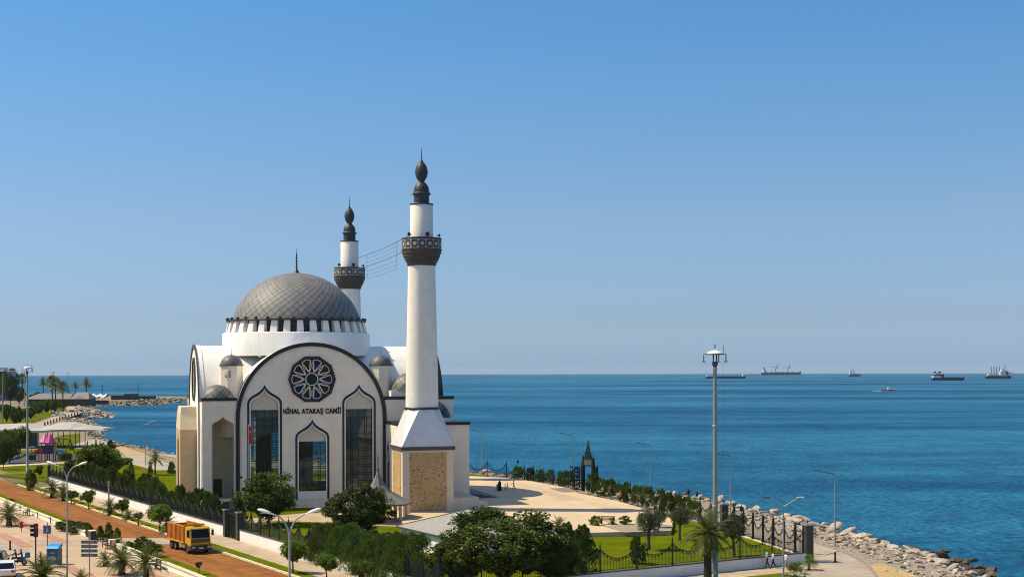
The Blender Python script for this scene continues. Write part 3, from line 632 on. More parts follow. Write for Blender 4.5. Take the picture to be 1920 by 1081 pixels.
dm = MB().lathe(dome_prof(9.42, 7.0, 30, 26.5), 96, uvn=46).build('dome', lead, MQ)
finial(MB(), (0, 0, 33.45), 3.7, .48).build('finial', bronze, dm)
# turrets with small domes at the inner corners
gold = M('gilt_script', (.42, .30, .14), .5)
def turret(x, y):
    t = MB(); t.lathe([(1.62, 10), (1.62, 19.75), (1.0, 19.76)], 8, (x, y, 0), smooth=False, a0=PI/8); o = t.build('turret', stone if y < 0 else white, MQ)
    MB().lathe([(1.5, 19.74), (1.76, 19.76), (1.76, 19.9), (1.5, 19.92)], 8, (x, y, 0), smooth=False, a0=PI/8).build('turret_eave', greyd, o)
    MB().lathe(dome_prof(1.55, 1.4, 10, 19.9), 24, (x, y, 0), uvn=12).build('turret_dome', lead2, o)
    finial(MB(), (x, y, 21.25), 1.05, .13).build('finial', bronze, o); return o
for x in (-10.5, 10.5):
    for y in (-10.5, 10.5): tt = turret(x, y)
sc = MB(); cxs = (-10.5+1.51*math.cos(R(-112)), -10.5+1.51*math.sin(R(-112)))  # gilt calligraphy panel on the left turret
sx = Matrix.Translation((cxs[0]-.02, cxs[1]-.03, 18.15)) @ Matrix.Rotation(R(-22), 4, 'Z') @ Matrix(((1, 0, 0, 0), (0, 0, -1, 0), (0, 1, 0, 0), (0, 0, 0, 1)))
for x0, h in ((.30, 1.0), (.12, .8), (-.04, .95)): sc.plate([(x0, 0), (x0+.09, 0), (x0+.09, h), (x0, h)], [], .06, sx)
sc.plate([(-.40, .0), (.38, 0), (.38, .1), (-.40, .1)], [], .055, sx)
sc.plate(deca(.20, 12, 0, -.28, .28), [deca(.10, 12, 0, -.28, .28)], .06, sx); sc.plate([(-.35, .62), (.0, .78), (.0, .86), (-.35, .70)], [], .06, sx)
sc.build('calligraphy', gold, MQ)
# corner blocks between the arms
def capband(mb, x0, x1, y0, y1, z, h=.42): mb.box(x0-.12, x1+.12, y0-.12, y1+.12, z-h, z)
EV = 15.45
bx = MB(); nic = ogee(1.48, 1.8, 11.65, 13.0)
x0, x1, y0, y1 = -HL, -GR-.02, -HL, -GR-.02
bx.plate([(x0, ZG), (x1, ZG), (x1, EV-.43), (x0, EV-.43)], [sh(nic, -12.06)], .5, face_front(y0+.5))
bx.plate([(-y1, ZG), (-y0-.5, ZG), (-y0-.5, EV-.43), (-y1, EV-.43)], [sh(ogee(.55, 2.0, 10.4, 12.0), 12.9)], .5, face_left(x0+.5)); bx.box(x0, x1, y0+.5, y1, EV-.6, EV-.431)
cb = bx.build('corner_block', stone, MQ)
MB().plate(sh(nic, -12.06), [off2(sh(nic, -12.06), .07)], .03, face_front(y0-.002)).build('niche_trim', tanl, cb)
nb = MB(); nb.box(x0+.5, x1, -11.1, -10.9, 1.8, EV-.6).box(x0+.5, x1, y0+.02, -10.9, 1.6, 1.8).build('niche_wall', M('niche_plaster', (.60, .47, .31), .8, .08, .8), cb)
MB().box(-13.0, -11.9, -11.2, -11.101, 1.8, 4.25).build('niche_door', wood, cb)
MB().box(x0-.0, x0+.3, -13.5, -12.3, 2.0, 12).build('side_window', M('dark_blue_glass', (.008, .012, .05), .1, 0, spec=.6), cb)
q = MB(); capband(q, x0, x1-.12, y0, y1-.2, EV); q.build('eave_band', dark, cb)
MB().lathe(dome_prof(2.25, 1.75, 10, EV), 32, (-12.6, -12.4, 0), uvn=9).build('corner_dome', lead2, cb)
MB().box(x0-.05, x1, y0-.05, y1, .2, 1.0).build('plinth', white, cb) if False else None
for xx0, xx1, yy0, yy1 in ((-HL, -GR-.02, GR+.02, HL), (GR+.02, HL, GR+.02, HL)):
    o = MB().box(xx0, xx1, yy0, yy1, ZG, EV-.42).build('corner_block', white, MQ); q = MB(); capband(q, xx0, xx1, yy0, yy1, EV); q.build('eave_band', dark, o)
    MB().lathe(dome_prof(2.2, 1.7, 10, EV), 24, ((xx0+xx1)/2, (yy0+yy1)/2, 0), uvn=9).build('corner_dome', lead2, o)
# right side: upper block, lower porch block, terrace and entrance steps
o = MB().box(GR+.02, 20, -HL, -10.9, ZG, EV-.42).build('side_block', stone, MQ); q = MB(); capband(q, GR+.15, 20, -HL, -11.1, EV); q.build('eave_band', dark, o)
MB().box(11.2, 17, -14.2, -11.2, EV, EV+.8).build('dome_base', white, o)
MB().lathe(dome_prof(2.7, 2.5, 12, EV+.8), 32, (14.2, -12.4, 0), uvn=12).build('side_dome', lead2, o)
o = MB(); o.plate([(-20.4, ZG), (20.4-.0-5.6, ZG), (20.4-5.6, 1), (-20.4, 1)], [], .01, face_left(GR+30)) if False else None
lb = MB(); LX0, LX1, LY0, LY1, LZ = GR+.05, 20.4, -22.0, -HL-.02, 12.06
lb.plate([(-LY1, ZG), (-LY0, ZG), (-LY0, LZ-.42), (-LY1, LZ-.42)], [sh(ogee(.62, 1.2, 7.2, 9.2), 16.6)], .3, face_left(LX0+.3))
lb.box(LX0+.3, LX1, LY0, LY0+.4, ZG, LZ-.42).box(LX1-.4, LX1, LY0+.4, LY1, ZG, LZ-.42).box(LX0+.3, LX1-.4, LY0+.4, LY1, LZ-.8, LZ-.42)
o = lb.build('porch_block', stone, MQ); q = MB(); capband(q, LX0+.1, LX1, LY0, LY1-.1, LZ); q.build('eave_band', dark, o)
MB().box(LX0+.06, LX0+.2, -17.2, -16.0, 1.2, 6.4).build('side_window', glassd, o)
MB().plate(sh(ogee(.82, 1.1, 7.3, 9.6), 16.6), [sh(ogee(.64, 1.09, 7.2, 9.25), 16.6)], .08, face_left(LX0-.002)).build('window_trim', dark, o)
MB().lathe([(3.35, LZ), (3.35, LZ+.5), (3.0, LZ+.52)], 8, (15.6, -18.4, 0), smooth=False, a0=PI/8).build('dome_base', white, o)
MB().lathe(dome_prof(3.0, 2.6, 12, LZ+.5), 32, (15.6, -18.4, 0), uvn=12).build('porch_dome', leadd, o)
tb = MB().box(16.15, 19.6, -29.6, -22.02, .1, 2.45).box(19.6, 20.6, -22.6, -13.7, .3, 1.8).build('terrace', M('terrace_stone', (.62, .54, .43), .8, .08, 1), MQ)
MB().box(19.62, 21.2, -28.2, -25.6, .3, 1.55).build('terrace_pedestal', stone, MQ)
st = MB()
for k in range(6): st.box(20.6+k*1.02, 20.6+(k+1)*1.02, -13.7, 13.7, .5, 1.8-.17*k)
st.build('entrance_steps', M('dark_step_stone', (.09, .085, .085), .6, .2, 2), MQ)
MB().box(HR, 20.6, -13.7, 13.7, .3, 1.8).build('entrance_landing', stone, MQ)
# left portal
po = MB(); py0, py1, pxl = -5.0, 5.0, -17.1
po.plate([(-py1, ZG), (-py0, ZG), (-py0, 10.8), (-py1, 10.8)], [sh(ogee(1.6, ZG+.1, 8.6, 10.2), 0)], .4, face_left(pxl+.4)); po.box(pxl+.4, -HL, py0, py0+.3, ZG, 10.8); po.box(pxl+.4, -HL, py1-.3, py1, ZG, 10.8)
o = po.build('side_portal', tan, MQ)
cp = MB(); cp.add([(pxl, py0, 10.8), (-HL, py0, 10.8), (-HL, py1, 10.8), (pxl, py1, 10.8), (pxl+.1, py0+.9, 13.0), (-HL, py0+.9, 13.0), (-HL, py1-.9, 13), (pxl+.1, py1-.9, 13), (pxl+.25, py0+1.1, 14), (-HL, py0+1.1, 14), (-HL, py1-1.1, 14), (pxl+.25, py1-1.1, 14)],
                  [(3, 2, 1, 0), (0, 1, 5, 4), (1, 2, 6, 5), (2, 3, 7, 6), (3, 0, 4, 7), (4, 5, 9, 8), (5, 6, 10, 9), (6, 7, 11, 10), (7, 4, 8, 11), (8, 9, 10, 11)])
cp.build('portal_roof', tanl, o)
MB().box(-16.2, -16.1, -1.6, 1.6, ZG, 9).build('portal_door', wood, o)
# ---------------------------------------------------------------- minarets
def M1w(u, v): return MC+V((u*math.cos(TH)-v*math.sin(TH), u*math.sin(TH)+v*math.cos(TH), 0))
def lat_panel(mb, w_, h, xf, m=0):
    vs = [xf @ V((x, z, 0)) for x, z in ((-w_, 0), (w_, 0), (w_, h), (-w_, h))]; mb.add(vs, [(0, 1, 2, 3)], m, False, [[(0, 0), (2*w_, 0), (2*w_, h), (0, h)]])
MIN = {}
b = 3.38; mb = MB().box(-b, b, -b, b, .1, 8.75); MIN['base'] = mb.mesh('base', M('base_stone', (.66, .56, .43), .8, .08, 1))
lp = MB()
for k in range(4):
    xf = Matrix.Rotation(k*PI/2, 4, 'Z') @ Matrix.Translation((0, -b-.05, .9)) @ Matrix(((1, 0, 0, 0), (0, 0, -1, 0), (0, 1, 0, 0), (0, 0, 0, 1)))
    lat_panel(lp, 2.45, 7.5, xf)
MIN['lat'] = lp.mesh('lattice_panel', lattice)
MIN['band'] = MB().box(-b-.2, b+.2, -b-.2, b+.2, 8.75, 9.22).mesh('base_band', brown)
pyr = MB(); s_ = b+.12; c8 = 2.32; vs = [(x*s_, y*s_, 9.22) for x, y in ((-1, -1), (1, -1), (1, 1), (-1, 1))]+[(c8*math.cos(a), c8*math.sin(a), 14.0) for a in [R(-112.5+45*k) for k in range(8)]]
fs = [(3, 2, 1, 0)]
for k in range(4):
    i, j = k, (k+1) % 4; t0, t1 = 4+(2*k) % 8, 4+(2*k+1) % 8; fs.append((i, j, t1, t0)); fs.append((j, 4+(2*k+2) % 8, t1))
pyr.add(vs, fs); MIN['pyr'] = pyr.mesh('transition', M('pyramid_cladding', (.66, .66, .66), .5, .08, .6))
MIN['collar'] = MB().lathe([(2.2, 13.95), (2.36, 14.0), (2.36, 14.2), (2.15, 14.25)], 24).mesh('collar', dark)
MIN['shaft'] = MB().lathe([(2.16, 14.2), (2.12, 18), (1.78, 32.9)], 32).mesh('shaft', shaftm)
cb_ = [(1.80, 32.8), (1.95, 32.95), (1.95, 33.25), (2.12, 33.3), (2.12, 33.6), (2.3, 33.65), (2.3, 33.95), (2.45, 34.0), (2.45, 34.3), (2.58, 34.4), (2.62, 34.78), (2.5, 34.85), (1.4, 34.86)]
MIN['corb'] = MB().lathe(cb_, 24, smooth=False).mesh('corbel', brown)
par = MB().lathe([(2.62, 34.85), (2.62, 36.35), (2.50, 36.35), (2.50, 34.87)], 16, smooth=False); MIN['par'] = par.mesh('parapet', M('parapet_brown', (.060, .048, .045), .7, .15, 3))
scr = MB()
for k in range(16):                          # white star tracery on every side of the parapet
    a = 2*PI*(k+.5)/16; ap = 2.62*math.cos(PI/16)+.012; wd = 2.62*math.sin(PI/16)
    xf = Matrix.Rotation(a, 4, 'Z') @ Matrix.Translation((ap, 0, 35.6)) @ Matrix(((0, 0, 1, 0), (1, 0, 0, 0), (0, 1, 0, 0), (0, 0, 0, 1)))
    st_ = [((.36 if i % 2 == 0 else .17)*math.cos(PI*i/8), (.36 if i % 2 == 0 else .17)*math.sin(PI*i/8)) for i in range(16)]
    scr.plate(st_, [deca(.07, 8)], .02, xf)
    for z in (-.55, .55): scr.plate([(-wd*.9, z-.03), (wd*.9, z-.03), (wd*.9, z+.03), (-wd*.9, z+.03)], [], .018, xf)
    for x in (-wd*.94, wd*.86): scr.plate([(x, -.6), (x+.035, -.6), (x+.035, .6), (x, .6)], [], .016, xf)
    for sx_, sz_ in ((1, 1), (1, -1), (-1, 1), (-1, -1)): scr.plate([(sx_*.42-.08, sz_*.42), (sx_*.42, sz_*.42-.08), (sx_*.42+.08, sz_*.42), (sx_*.42, sz_*.42+.08)], [], .017, xf)
MIN['scr'] = scr.mesh('tracery', M('parapet_tracery', (.50, .475, .44), .7, .08))
MIN['rail'] = MB().lathe([(2.68, 36.3), (2.68, 36.45), (2.46, 36.45), (2.46, 36.3), (2.68, 36.3)], 16, smooth=False).lathe([(2.68, 34.8), (2.70, 34.95), (2.6, 34.97)], 16, smooth=False).mesh('rail', brown)
MIN['up'] = MB().lathe([(1.52, 34.86), (1.50, 40.85), (1.44, 40.95), (.9, 40.96)], 32).mesh('upper_shaft', shaftm)
MIN['ledge'] = MB().lathe([(1.50, 40.8), (1.56, 40.85), (1.56, 40.98), (1.0, 41.0)], 32).mesh('ledge', dark)
cap = [(1.02, 40.96), (1.02, 42.2)]; cap2 = [(1.02, 42.45), (1.02, 42.75), (.94, 43.2), (.70, 43.6), (.44, 43.82), (.40, 43.95), (.48, 44.12), (.72, 44.5), (.84, 45.0), (.83, 45.4), (.72, 45.85), (.5, 46.25), (.24, 46.55), (.07, 46.7)]
MIN['cap'] = MB().lathe(cap, 28, uvn=10).lathe(cap2, 28, uvn=10).mesh('cap', leadd)
MIN['ring'] = MB().lathe([(1.0, 42.15), (1.2, 42.2), (1.2, 42.42), (1.0, 42.47)], 28).mesh('cap_ring', leadp)
MIN['fin'] = finial(MB(), (0, 0, 46.6), 2.0, .26).mesh('finial', leadp)
sp = MB().lathe([(.06, 0), (.07, .2), (.16, .34), (.30, .46)], 12); MIN['horn'] = sp.mesh('loudspeaker', greyd)
def minaret(u, v, label):
    t = T('minaret', label, 'minaret', M1w(u, v), TH, 'minarets flanking the mosque')
    p = {k: inst(MIN[k], MIN[k].name, t) for k in MIN if k not in ('lat', 'scr', 'fin', 'ring', 'horn')}
    inst(MIN['lat'], 'lattice_panel', p['base']); inst(MIN['scr'], 'tracery', p['par']); inst(MIN['fin'], 'finial', p['cap']); inst(MIN['ring'], 'cap_ring', p['cap'])
    for a in (-25, 215, 275):
        h = inst(MIN['horn'], 'loudspeaker', t, (2.0*math.cos(R(a)), 2.0*math.sin(R(a)), 36.8)); h.rotation_euler = (0, R(90), R(a))
    return t
VM = 26.6; UM = 12.7
minaret(UM, -VM, 'nearer and taller white minaret rising from a carved tan stone base')
minaret(UM, VM, 'white minaret standing behind the dome, looking smaller than the front one')
# cables with a lamp net strung between the minarets
nt = T('light_net', 'thin net of cables strung high between the two minarets', 'cable net', M1w(UM, 0), TH); nm = MB(); wire = M('cable', (.12, .13, .15), .6)
Lm = 2*VM
def cz(z, q, sag=.5): return z-sag*4*q*(1-q)+sag
for z, r in ((37.3, .045), (35.5, .045)): nm.tube([(0, -VM+Lm*q+(1.5 if q == 0 else -1.5 if q == 1 else 0), cz(z, q)) for q in [k/16 for k in range(17)]], r, 4)
nm.build('cable', wire, nt); nm = MB()
for z in (36.7, 36.1, 34.7, 34.1, 33.5): nm.tube([(0, -VM+Lm*q, cz(z, q)) for q in [.29+.42*k/8 for k in range(9)]], .022, 4)
for q in (.29, .71): nm.tube([(0, -VM+Lm*q, cz(37.3, q)), (0, -VM+Lm*q, cz(33.5, q))], .03, 4)
nm.build('net', wire, nt)
# ---------------------------------------------------------------- vegetation kits (unit height, unit width)
def cloud(cent, size, asp=.55, up=0.0, along=None, name='crown', mat=None, jit=.35):
    """many small leaf faces; `along` gives each leaf a direction"""
    c = np.asarray(cent); n = len(c); d = RNG.normal(size=(n, 3))
    if along is not None: d = np.asarray(along)+d*.35
    d[:, 2] += up; d /= np.linalg.norm(d, axis=1)[:, None]+1e-9
    q = RNG.normal(size=(n, 3)); t = np.cross(d, q); t /= np.linalg.norm(t, axis=1)[:, None]+1e-9
    s = (size*(1+jit*RNG.uniform(-1, 1, n)))[:, None] if np.ndim(size) == 0 else np.asarray(size)[:, None]
    nn = np.cross(d, t); v = np.stack([c-d*s, c+t*s*asp+nn*s*.12, c+d*s, c-t*s*asp+nn*s*.12], 1).reshape(-1, 3)
    me = bpy.data.meshes.new(name); me.vertices.add(4*n); me.vertices.foreach_set('co', v.astype(np.float32).ravel())
    me.loops.add(4*n); me.loops.foreach_set('vertex_index', np.arange(4*n, dtype=np.int32)); me.polygons.add(n); me.polygons.foreach_set('loop_start', np.arange(0, 4*n, 4, dtype=np.int32))
    me.update(calc_edges=True); me.validate(); me.materials.append(mat); return me
def rdir(n):
    d = RNG.normal(size=(n, 3)); return d/np.linalg.norm(d, axis=1)[:, None]
def crown_pts(n, z0, z1, rx, nclump, cr, shape=1.0, hollow=.55, flat=1.0, la=1.0):
    d = rdir(nclump); r = RNG.uniform(hollow, 1, nclump)**.6; zc, rz = (z0+z1)/2, (z1-z0)/2
    lump = 1+la*.22*np.sin(d[:, 0]*4+RNG.uniform(0, 6))+la*.18*np.sin(d[:, 1]*5+d[:, 2]*4+RNG.uniform(0, 6))
    cc = d*r[:, None]*lump[:, None]*np.array([rx-cr, rx-cr, rz-cr*.8])+np.array([0, 0, zc])
    if shape != 1.0: k = np.clip((cc[:, 2]-z0)/(z1-z0), 0, 1); f = np.where(k < .35, .55+.45*k/.35, 1); cc[:, :2] *= f[:, None]
    pk = RNG.uniform(.25 if la == 1 else .7, 1.6, nclump); k = RNG.choice(nclump, n, p=pk/pk.sum()); e = rdir(n); rr = cr*RNG.uniform(.15, 1, n)**.5*RNG.uniform(.5, 1.35, nclump)[k]
    p = cc[k]+e*rr[:, None]*np.array([1, 1, flat]); return p, e
def limbs(z1, r0, zb, spread, n=6, seed=0, lean=.05):
    rg = random.Random(seed); mb = MB(); top = V((lean*rg.uniform(-1, 1), lean*rg.uniform(-1, 1), zb))
    mb.tube([(0, 0, -.03), (rg.uniform(-.01, .01), rg.uniform(-.01, .01), zb*.5), top], [r0*1.25, r0, r0*.8], 8)
    for k in range(n):
        a = 2*PI*k/n+rg.uniform(-.4, .4); e = V((spread*math.cos(a)*rg.uniform(.6, 1), spread*math.sin(a)*rg.uniform(.6, 1), zb+(z1-zb)*rg.uniform(.4, .85)))
        m_ = top.lerp(e, .5)+V((0, 0, .04)); mb.tube([top-V((0, 0, .02)), m_, e], [r0*.6, r0*.4, r0*.15], 6)
    return mb
def tree_kit(seed, mat, n, size, zc0, nclump, cr, r0, bark=barkm, up=.1, shape=1.0, flat=1.0, asp=.55, hollow=.55, la=1.0):
    global RNG; RNG = np.random.default_rng(seed)
    p, e = crown_pts(n, zc0, 1.0, .5, nclump, cr, shape, hollow, flat, la)
    return kit(('trunk', limbs(.9, r0, zc0*1.05, .33, 7, seed).mesh('trunk', bark)), ('crown', cloud(p, size, asp, up, e*.6, 'crown', mat)))
BIG = [tree_kit(k, leafA, 26000, .016, .12, 150, .085, .026, shape=.5, la=.55) for k in (1, 2, 5)]
MID = [tree_kit(k, leafB, 6500, .030, .30, 50, .125, .026, shape=.6) for k in (11, 12, 13)]
OLV = [tree_kit(k, leafO, 5000, .026, .42, 34, .14, .055, flat=.8, asp=.35) for k in (21, 22)]
def conifer_kit(seed, mat, n, size, prof, tuft=26, bare=.0, asp=.3):
    global RNG; RNG = np.random.default_rng(seed); z = RNG.uniform(0, 1, tuft)**.9; a = RNG.uniform(0, 6.283, tuft)
    rad = np.array([prof(q) for q in z]); tz = bare+z*(1-bare)*.93; rr = rad*RNG.uniform(.55, 1, tuft); cc = np.stack([rr*np.cos(a), rr*np.sin(a), tz], 1)
    k = RNG.integers(0, tuft, n); t = RNG.uniform(0, 1, n); w_ = (1-t)*RNG.uniform(.09, .19, tuft)[k]+.015; e = rdir(n)
    axis = np.stack([np.cos(a)*.55, np.sin(a)*.55, np.ones(tuft)], 1); p = cc[k]+axis[k]*(t-.45)[:, None]*.16+e*w_[:, None]*np.array([1, 1, .7])
    p[:, 2] = np.clip(p[:, 2], .0, 1.02)
    return kit(('trunk', MB().tube([(0, 0, -.02), (0, 0, max(.15, bare+.1)), (0, 0, .8)], [.03, .026, .008], 6).mesh('trunk', barkm)), ('foliage', cloud(p, size, asp, .7, axis[k]*.8+e*.5, 'foliage', mat)))
def teardrop(q): return .42*(1-q)**.55*(.65+.35*min(1, q*4))
def column(q): return .40*min(1, .75+q)*(1 if q < .7 else max(.35, 1-(q-.7)*2.0))
def ball(q): return .44*math.sqrt(max(.02, 1-(2*q-1)**2))
def juniper(q): return .46*math.sqrt(max(.03, 1-q))*(.8+.2*min(1, q*5))
JUN = [conifer_kit(k, leafC, 11000, .020, juniper, 80) for k in (34, 35, 36)]
CON = [conifer_kit(k, leafC, 9000, .024, teardrop, 60) for k in (31, 32, 33)]
COLM = [conifer_kit(k, leafC, 5200, .034, column, 60, .06) for k in (41, 42, 43)]
BUSH = [conifer_kit(k, leafB, 4200, .036, ball, 50, 0, .5) for k in (51, 52)]
BUSHD = [conifer_kit(k, leafA, 4200, .036, ball, 50, 0, .45) for k in (55, 56)]
def palm_kit(seed, trunk_h, trunk_r, fl, nf=26, fan=False, mat=leafP, spread=1.0, skirt=False):
    rg = random.Random(seed); tr = MB(); pts = [(0, 0, -.05)]+[(rg.uniform(-.03, .03), rg.uniform(-.03, .03), trunk_h*k/4) for k in (1, 2, 3)]+[(0, 0, trunk_h)]
    tr.tube(pts, [trunk_r*1.25, trunk_r, trunk_r*.92, trunk_r*.95, trunk_r*1.1], 9)
    if not fan:
        for k in range(14): a = k*2.4; tr.tube([(trunk_r*.7*math.cos(a), trunk_r*.7*math.sin(a), trunk_h*(.55+.45*k/14)), (trunk_r*1.5*math.cos(a), trunk_r*1.5*math.sin(a), trunk_h*(.55+.45*k/14)+trunk_r*.7)], [trunk_r*.25, trunk_r*.1], 4)
    fr = MB(); top = V((0, 0, trunk_h))
    for k in range(nf):
        a = k*2.399+rg.uniform(-.2, .2); el = math.radians(82-105*(k/nf)**.9*spread+rg.uniform(-8, 8)); L_ = fl*rg.uniform(.85, 1.1)
        d = V((math.cos(a)*math.cos(el), math.sin(a)*math.cos(el), math.sin(el))); side = V((-math.sin(a), math.cos(a), 0))
        mid = [top+V((0, 0, .02))]; p = mid[0].copy(); dd = d.copy(); ns = 8
        for i in range(ns):
            p = p+dd*L_/ns; dd = (dd+V((0, 0, -.17 if not fan else -.08))).normalized(); mid.append(p.copy())
        fr.tube(mid if not fan else mid[:6], [.022*fl]*2+[.012*fl]*(len(mid if not fan else mid[:6])-2), 4, 0, cap=False)
        if not fan:
            nl = 17
            for i in range(1, nl):
                t = .12+.88*i/nl; f = t*ns; j = min(int(f), ns-1); b = mid[j].lerp(mid[j+1], f-j); ax = (mid[j+1]-mid[j]).normalized(); ll = L_*.30*math.sin(PI*min(1, .22+.74*t))
                for s_ in (-1, 1):
                    tip = b+(side*s_*.8+ax*.75+V((0, 0, -.12+rg.uniform(-.15, .1)))).normalized()*ll; w_ = ax*ll*.075
                    fr.add([b-w_, b+w_, tip+w_*.3, tip-w_*.2], [(0, 1, 2, 3)])
        else:
            c = mid[5]; ax = (mid[5]-mid[4]).normalized(); n_ = side.cross(ax).normalized()
            for i in range(17):
                t = R(-115+230*i/16); v_ = ax*math.cos(t)+side*math.sin(t)+n_*rg.uniform(-.18, .12); tip = c+v_*L_*.50*(.75+.25*math.cos(t)); w_ = v_.cross(n_).normalized()*L_*.030; m_ = c+v_*L_*.28+V((0, 0, .01)); tp = tip+V((0, 0, -.10*L_))
                fr.add([c, m_-w_, tp, m_+w_], [(0, 1, 2, 3)])
    return kit(('trunk', tr.mesh('trunk', palmbark)), ('frond_crown', fr.mesh('frond_crown', mat)))
PALM = [palm_kit(61, .95, .26, 1.7, 26), palm_kit(62, 1.2, .24, 1.8, 24)]               # low date palms
TPALM = [palm_kit(64, 3.4, .16, 2.3, 30), palm_kit(65, 5.4, .14, 1.9, 28, True)]
FAN = palm_kit(66, 4.7, .36, 2.6, 44, False, leafP, 1.15)
CYCAD = palm_kit(67, .35, .16, 1.1, 24)
FANS = palm_kit(68, .8, .15, 1.05, 22, True, leafB)
VEG = 0
def grow(k, name, label, cat, px, py, w_, h, z=0.0, group=None, rz=None, D=None):
    """stand a plant on the ground seen at (px, py); w_, h = size in photo pixels there"""
    p = P(px, py, z) if D is None else V(((px-960)/F*D, D, z)); s_ = p.y/F; q = random.uniform(0, 6.28) if rz is None else rz
    return spawn(k, name, label, cat, p, q, group, (w_*s_, w_*s_, h*s_))
def growm(k, name, label, cat, px, py, sc, z=0.0, group=None, D=None):
    p = P(px, py, z) if D is None else V(((px-960)/F*D, D, z)); return spawn(k, name, label, cat, p, random.uniform(0, 6.28), group, (sc, sc, sc))
# big trees of the mosque garden
grow(BIG[0], 'garden_tree', 'large dark round tree in front of the left arched window', 'tree', 504, 984, 132, 102, .3, None)
grow(BIG[1], 'garden_tree', 'large dark round tree beside the pavilion with the pointed roof', 'tree', 672, 1016, 140, 112, .3, None)
grow(BIG[2], 'garden_tree', 'biggest dark tree, in front of the low building with the grey hipped roof', 'tree', 938, 0, 262, 152, .3, None, D=117)
grow(BIG[0], 'garden_tree', 'dark leafy tree on the left flank of the biggest dark tree', 'tree', 862, 0, 120, 118, .3, None, D=116.5)
grow(BIG[1], 'garden_tree', 'dark leafy tree on the right flank of the biggest dark tree', 'tree', 1030, 0, 120, 112, .3, None, D=118.5)
grow(CON[0], 'garden_tree', 'dark conical tree at the left end of the green iron railing', 'tree', 1092, 1080, 86, 96, .3)
grow(CON[1], 'garden_tree', 'dark conical tree between the biggest dark tree and the railing', 'tree', 1062, 0, 70, 110, .3, D=121)
grow(MID[0], 'garden_tree', 'wide tree behind the netted fence, left of the white mosque', 'tree', 180, 912, 92, 84, .3)
grow(MID[1], 'garden_tree', 'paler half of the pair of wide trees behind the netted fence', 'tree', 208, 908, 66, 68, .3)
for i, (s_, o_, w_, h) in enumerate(((19.5, -1.3, 2.6, 3.4), (22.0, -.9, 3.0, 4.2), (24.0, -1.2, 3.2, 4.8), (26.2, -.8, 3.1, 4.3), (28.2, -1.2, 3.2, 4.9), (30.2, -.8, 3.2, 4.4), (32.4, -1.1, 3.3, 4.6), (34.6, -.8, 3.4, 4.5), (36.8, -1.2, 3.4, 5.0), (39.2, -.9, 3.4, 5.2), (41.6, -1.3, 3.6, 5.4), (27.4, -3.4, 3.0, 3.8), (32.0, -3.6, 3.0, 3.6))):
    spawn(JUN[i % 3], 'conifer', 'bushy green conifer of the row growing through the fence on the white street wall', 'conifer', Rd(s_, o_, .3), i*1.3, 'conifers along the street wall', (w_*1.5, w_*1.5, h*.86))
# hedge conifers behind the net fence on the left
for i in range(24):
    s = -84+i*3.55; o = -1.7-.5*random.random(); p = Rd(s, o, .3); h = random.uniform(2.9, 4.5)
    if s > -5: continue
    spawn(CON[i % 3] if i % 3 else BUSHD[0], 'hedge_shrub', 'dark green hedge shrub just inside the netted street fence', 'shrub', p, i*.9, 'hedge inside the street fence', (h*random.uniform(.75, 1.05), h*random.uniform(.75, 1.05), h))
# clipped columns beside the plaza
HEDGE = [(972, 898, 17, 24), (994, 901.5, 14, 26), (1011, 903, 15, 24), (1021, 904, 10, 18), (1033, 905.5, 12, 26), (1053, 909.5, 14, 27), (1066, 913.5, 18, 32), (1113, 924, 23, 38), (1128, 928, 16, 31), (1144, 932.5, 19, 35), (1161, 937, 17, 31), (1177, 940.5, 19, 37), (1196, 946, 20, 37), (1215, 950.5, 22, 40), (1237, 957.5, 19, 42), (1252, 962, 19, 40), (1271, 962, 18, 36), (1289, 965, 22, 34), (1303, 972, 20, 34)]
for i, (x, y, w_, h) in enumerate(HEDGE): grow(COLM[i % 3], 'clipped_shrub', 'upright clipped green shrub of the row edging the plaza towards the sea', 'shrub', x, y, w_*1.6, h, .5, 'shrubs edging the plaza', i)
grow(BUSH[0], 'shrub', 'round yellow green bush left of the bench on the plaza bed', 'shrub', 1117, 984, 28, 18, .8)
grow(BUSH[1], 'shrub', 'round yellow green bush right of the bench on the plaza bed', 'shrub', 1172, 982, 27, 16, .8)
growm(CYCAD, 'small_palm', 'tiny palm beside the bench on the plaza bed', 'palm', 1148, 982, .75, .8)
growm(PALM[0], 'small_palm', 'small palm at the plaza edge behind the biggest dark tree', 'palm', 1047, 1001, .9, .8)
# olive trees on the right lawn
for x, y, w_, h, l in ((1216, 1030, 60, 80, 'olive tree with forked grey trunk right of the plaza corner'), (1274, 1012, 46, 66, 'olive tree in the middle of the right lawn'), (1376, 1042, 52, 76, 'olive tree behind the tall lamp mast, nearest the sea fence'), (1386, 1003, 40, 44, 'grey green olive tree by the dark stone pillar of the sea fence'), (1236, 996, 36, 44, 'olive tree half hidden behind the forked olive at the plaza corner')):
    grow(OLV[int(x) % 2], 'olive_tree', l, 'olive tree', x, y, w_, h, .3)
grow(BUSHD[0], 'shrub', 'round dark bush on a short stem inside the iron railing', 'shrub', 1196, 1056, 38, 52, .3)
spawn(FAN, 'fan_palm', 'tall fan palm with a thick dark trunk left of the lamp mast', 'palm', V(((1326-960)/F*119, 119, 0)), .6)
growm(FANS, 'small_palm', 'small fan palm beside the dark corner pillar', 'palm', 1357+160, 1068, .85)
growm(FANS, 'small_palm', 'bushy fan palm at the bottom edge by the white double lamp', 'palm', 1490, 0, 1.35, 0, None, 118)
growm(CYCAD, 'small_palm', 'scrubby palm stump at the foot of the white double lamp', 'palm', 1460, 0, .8, 0, None, 120)
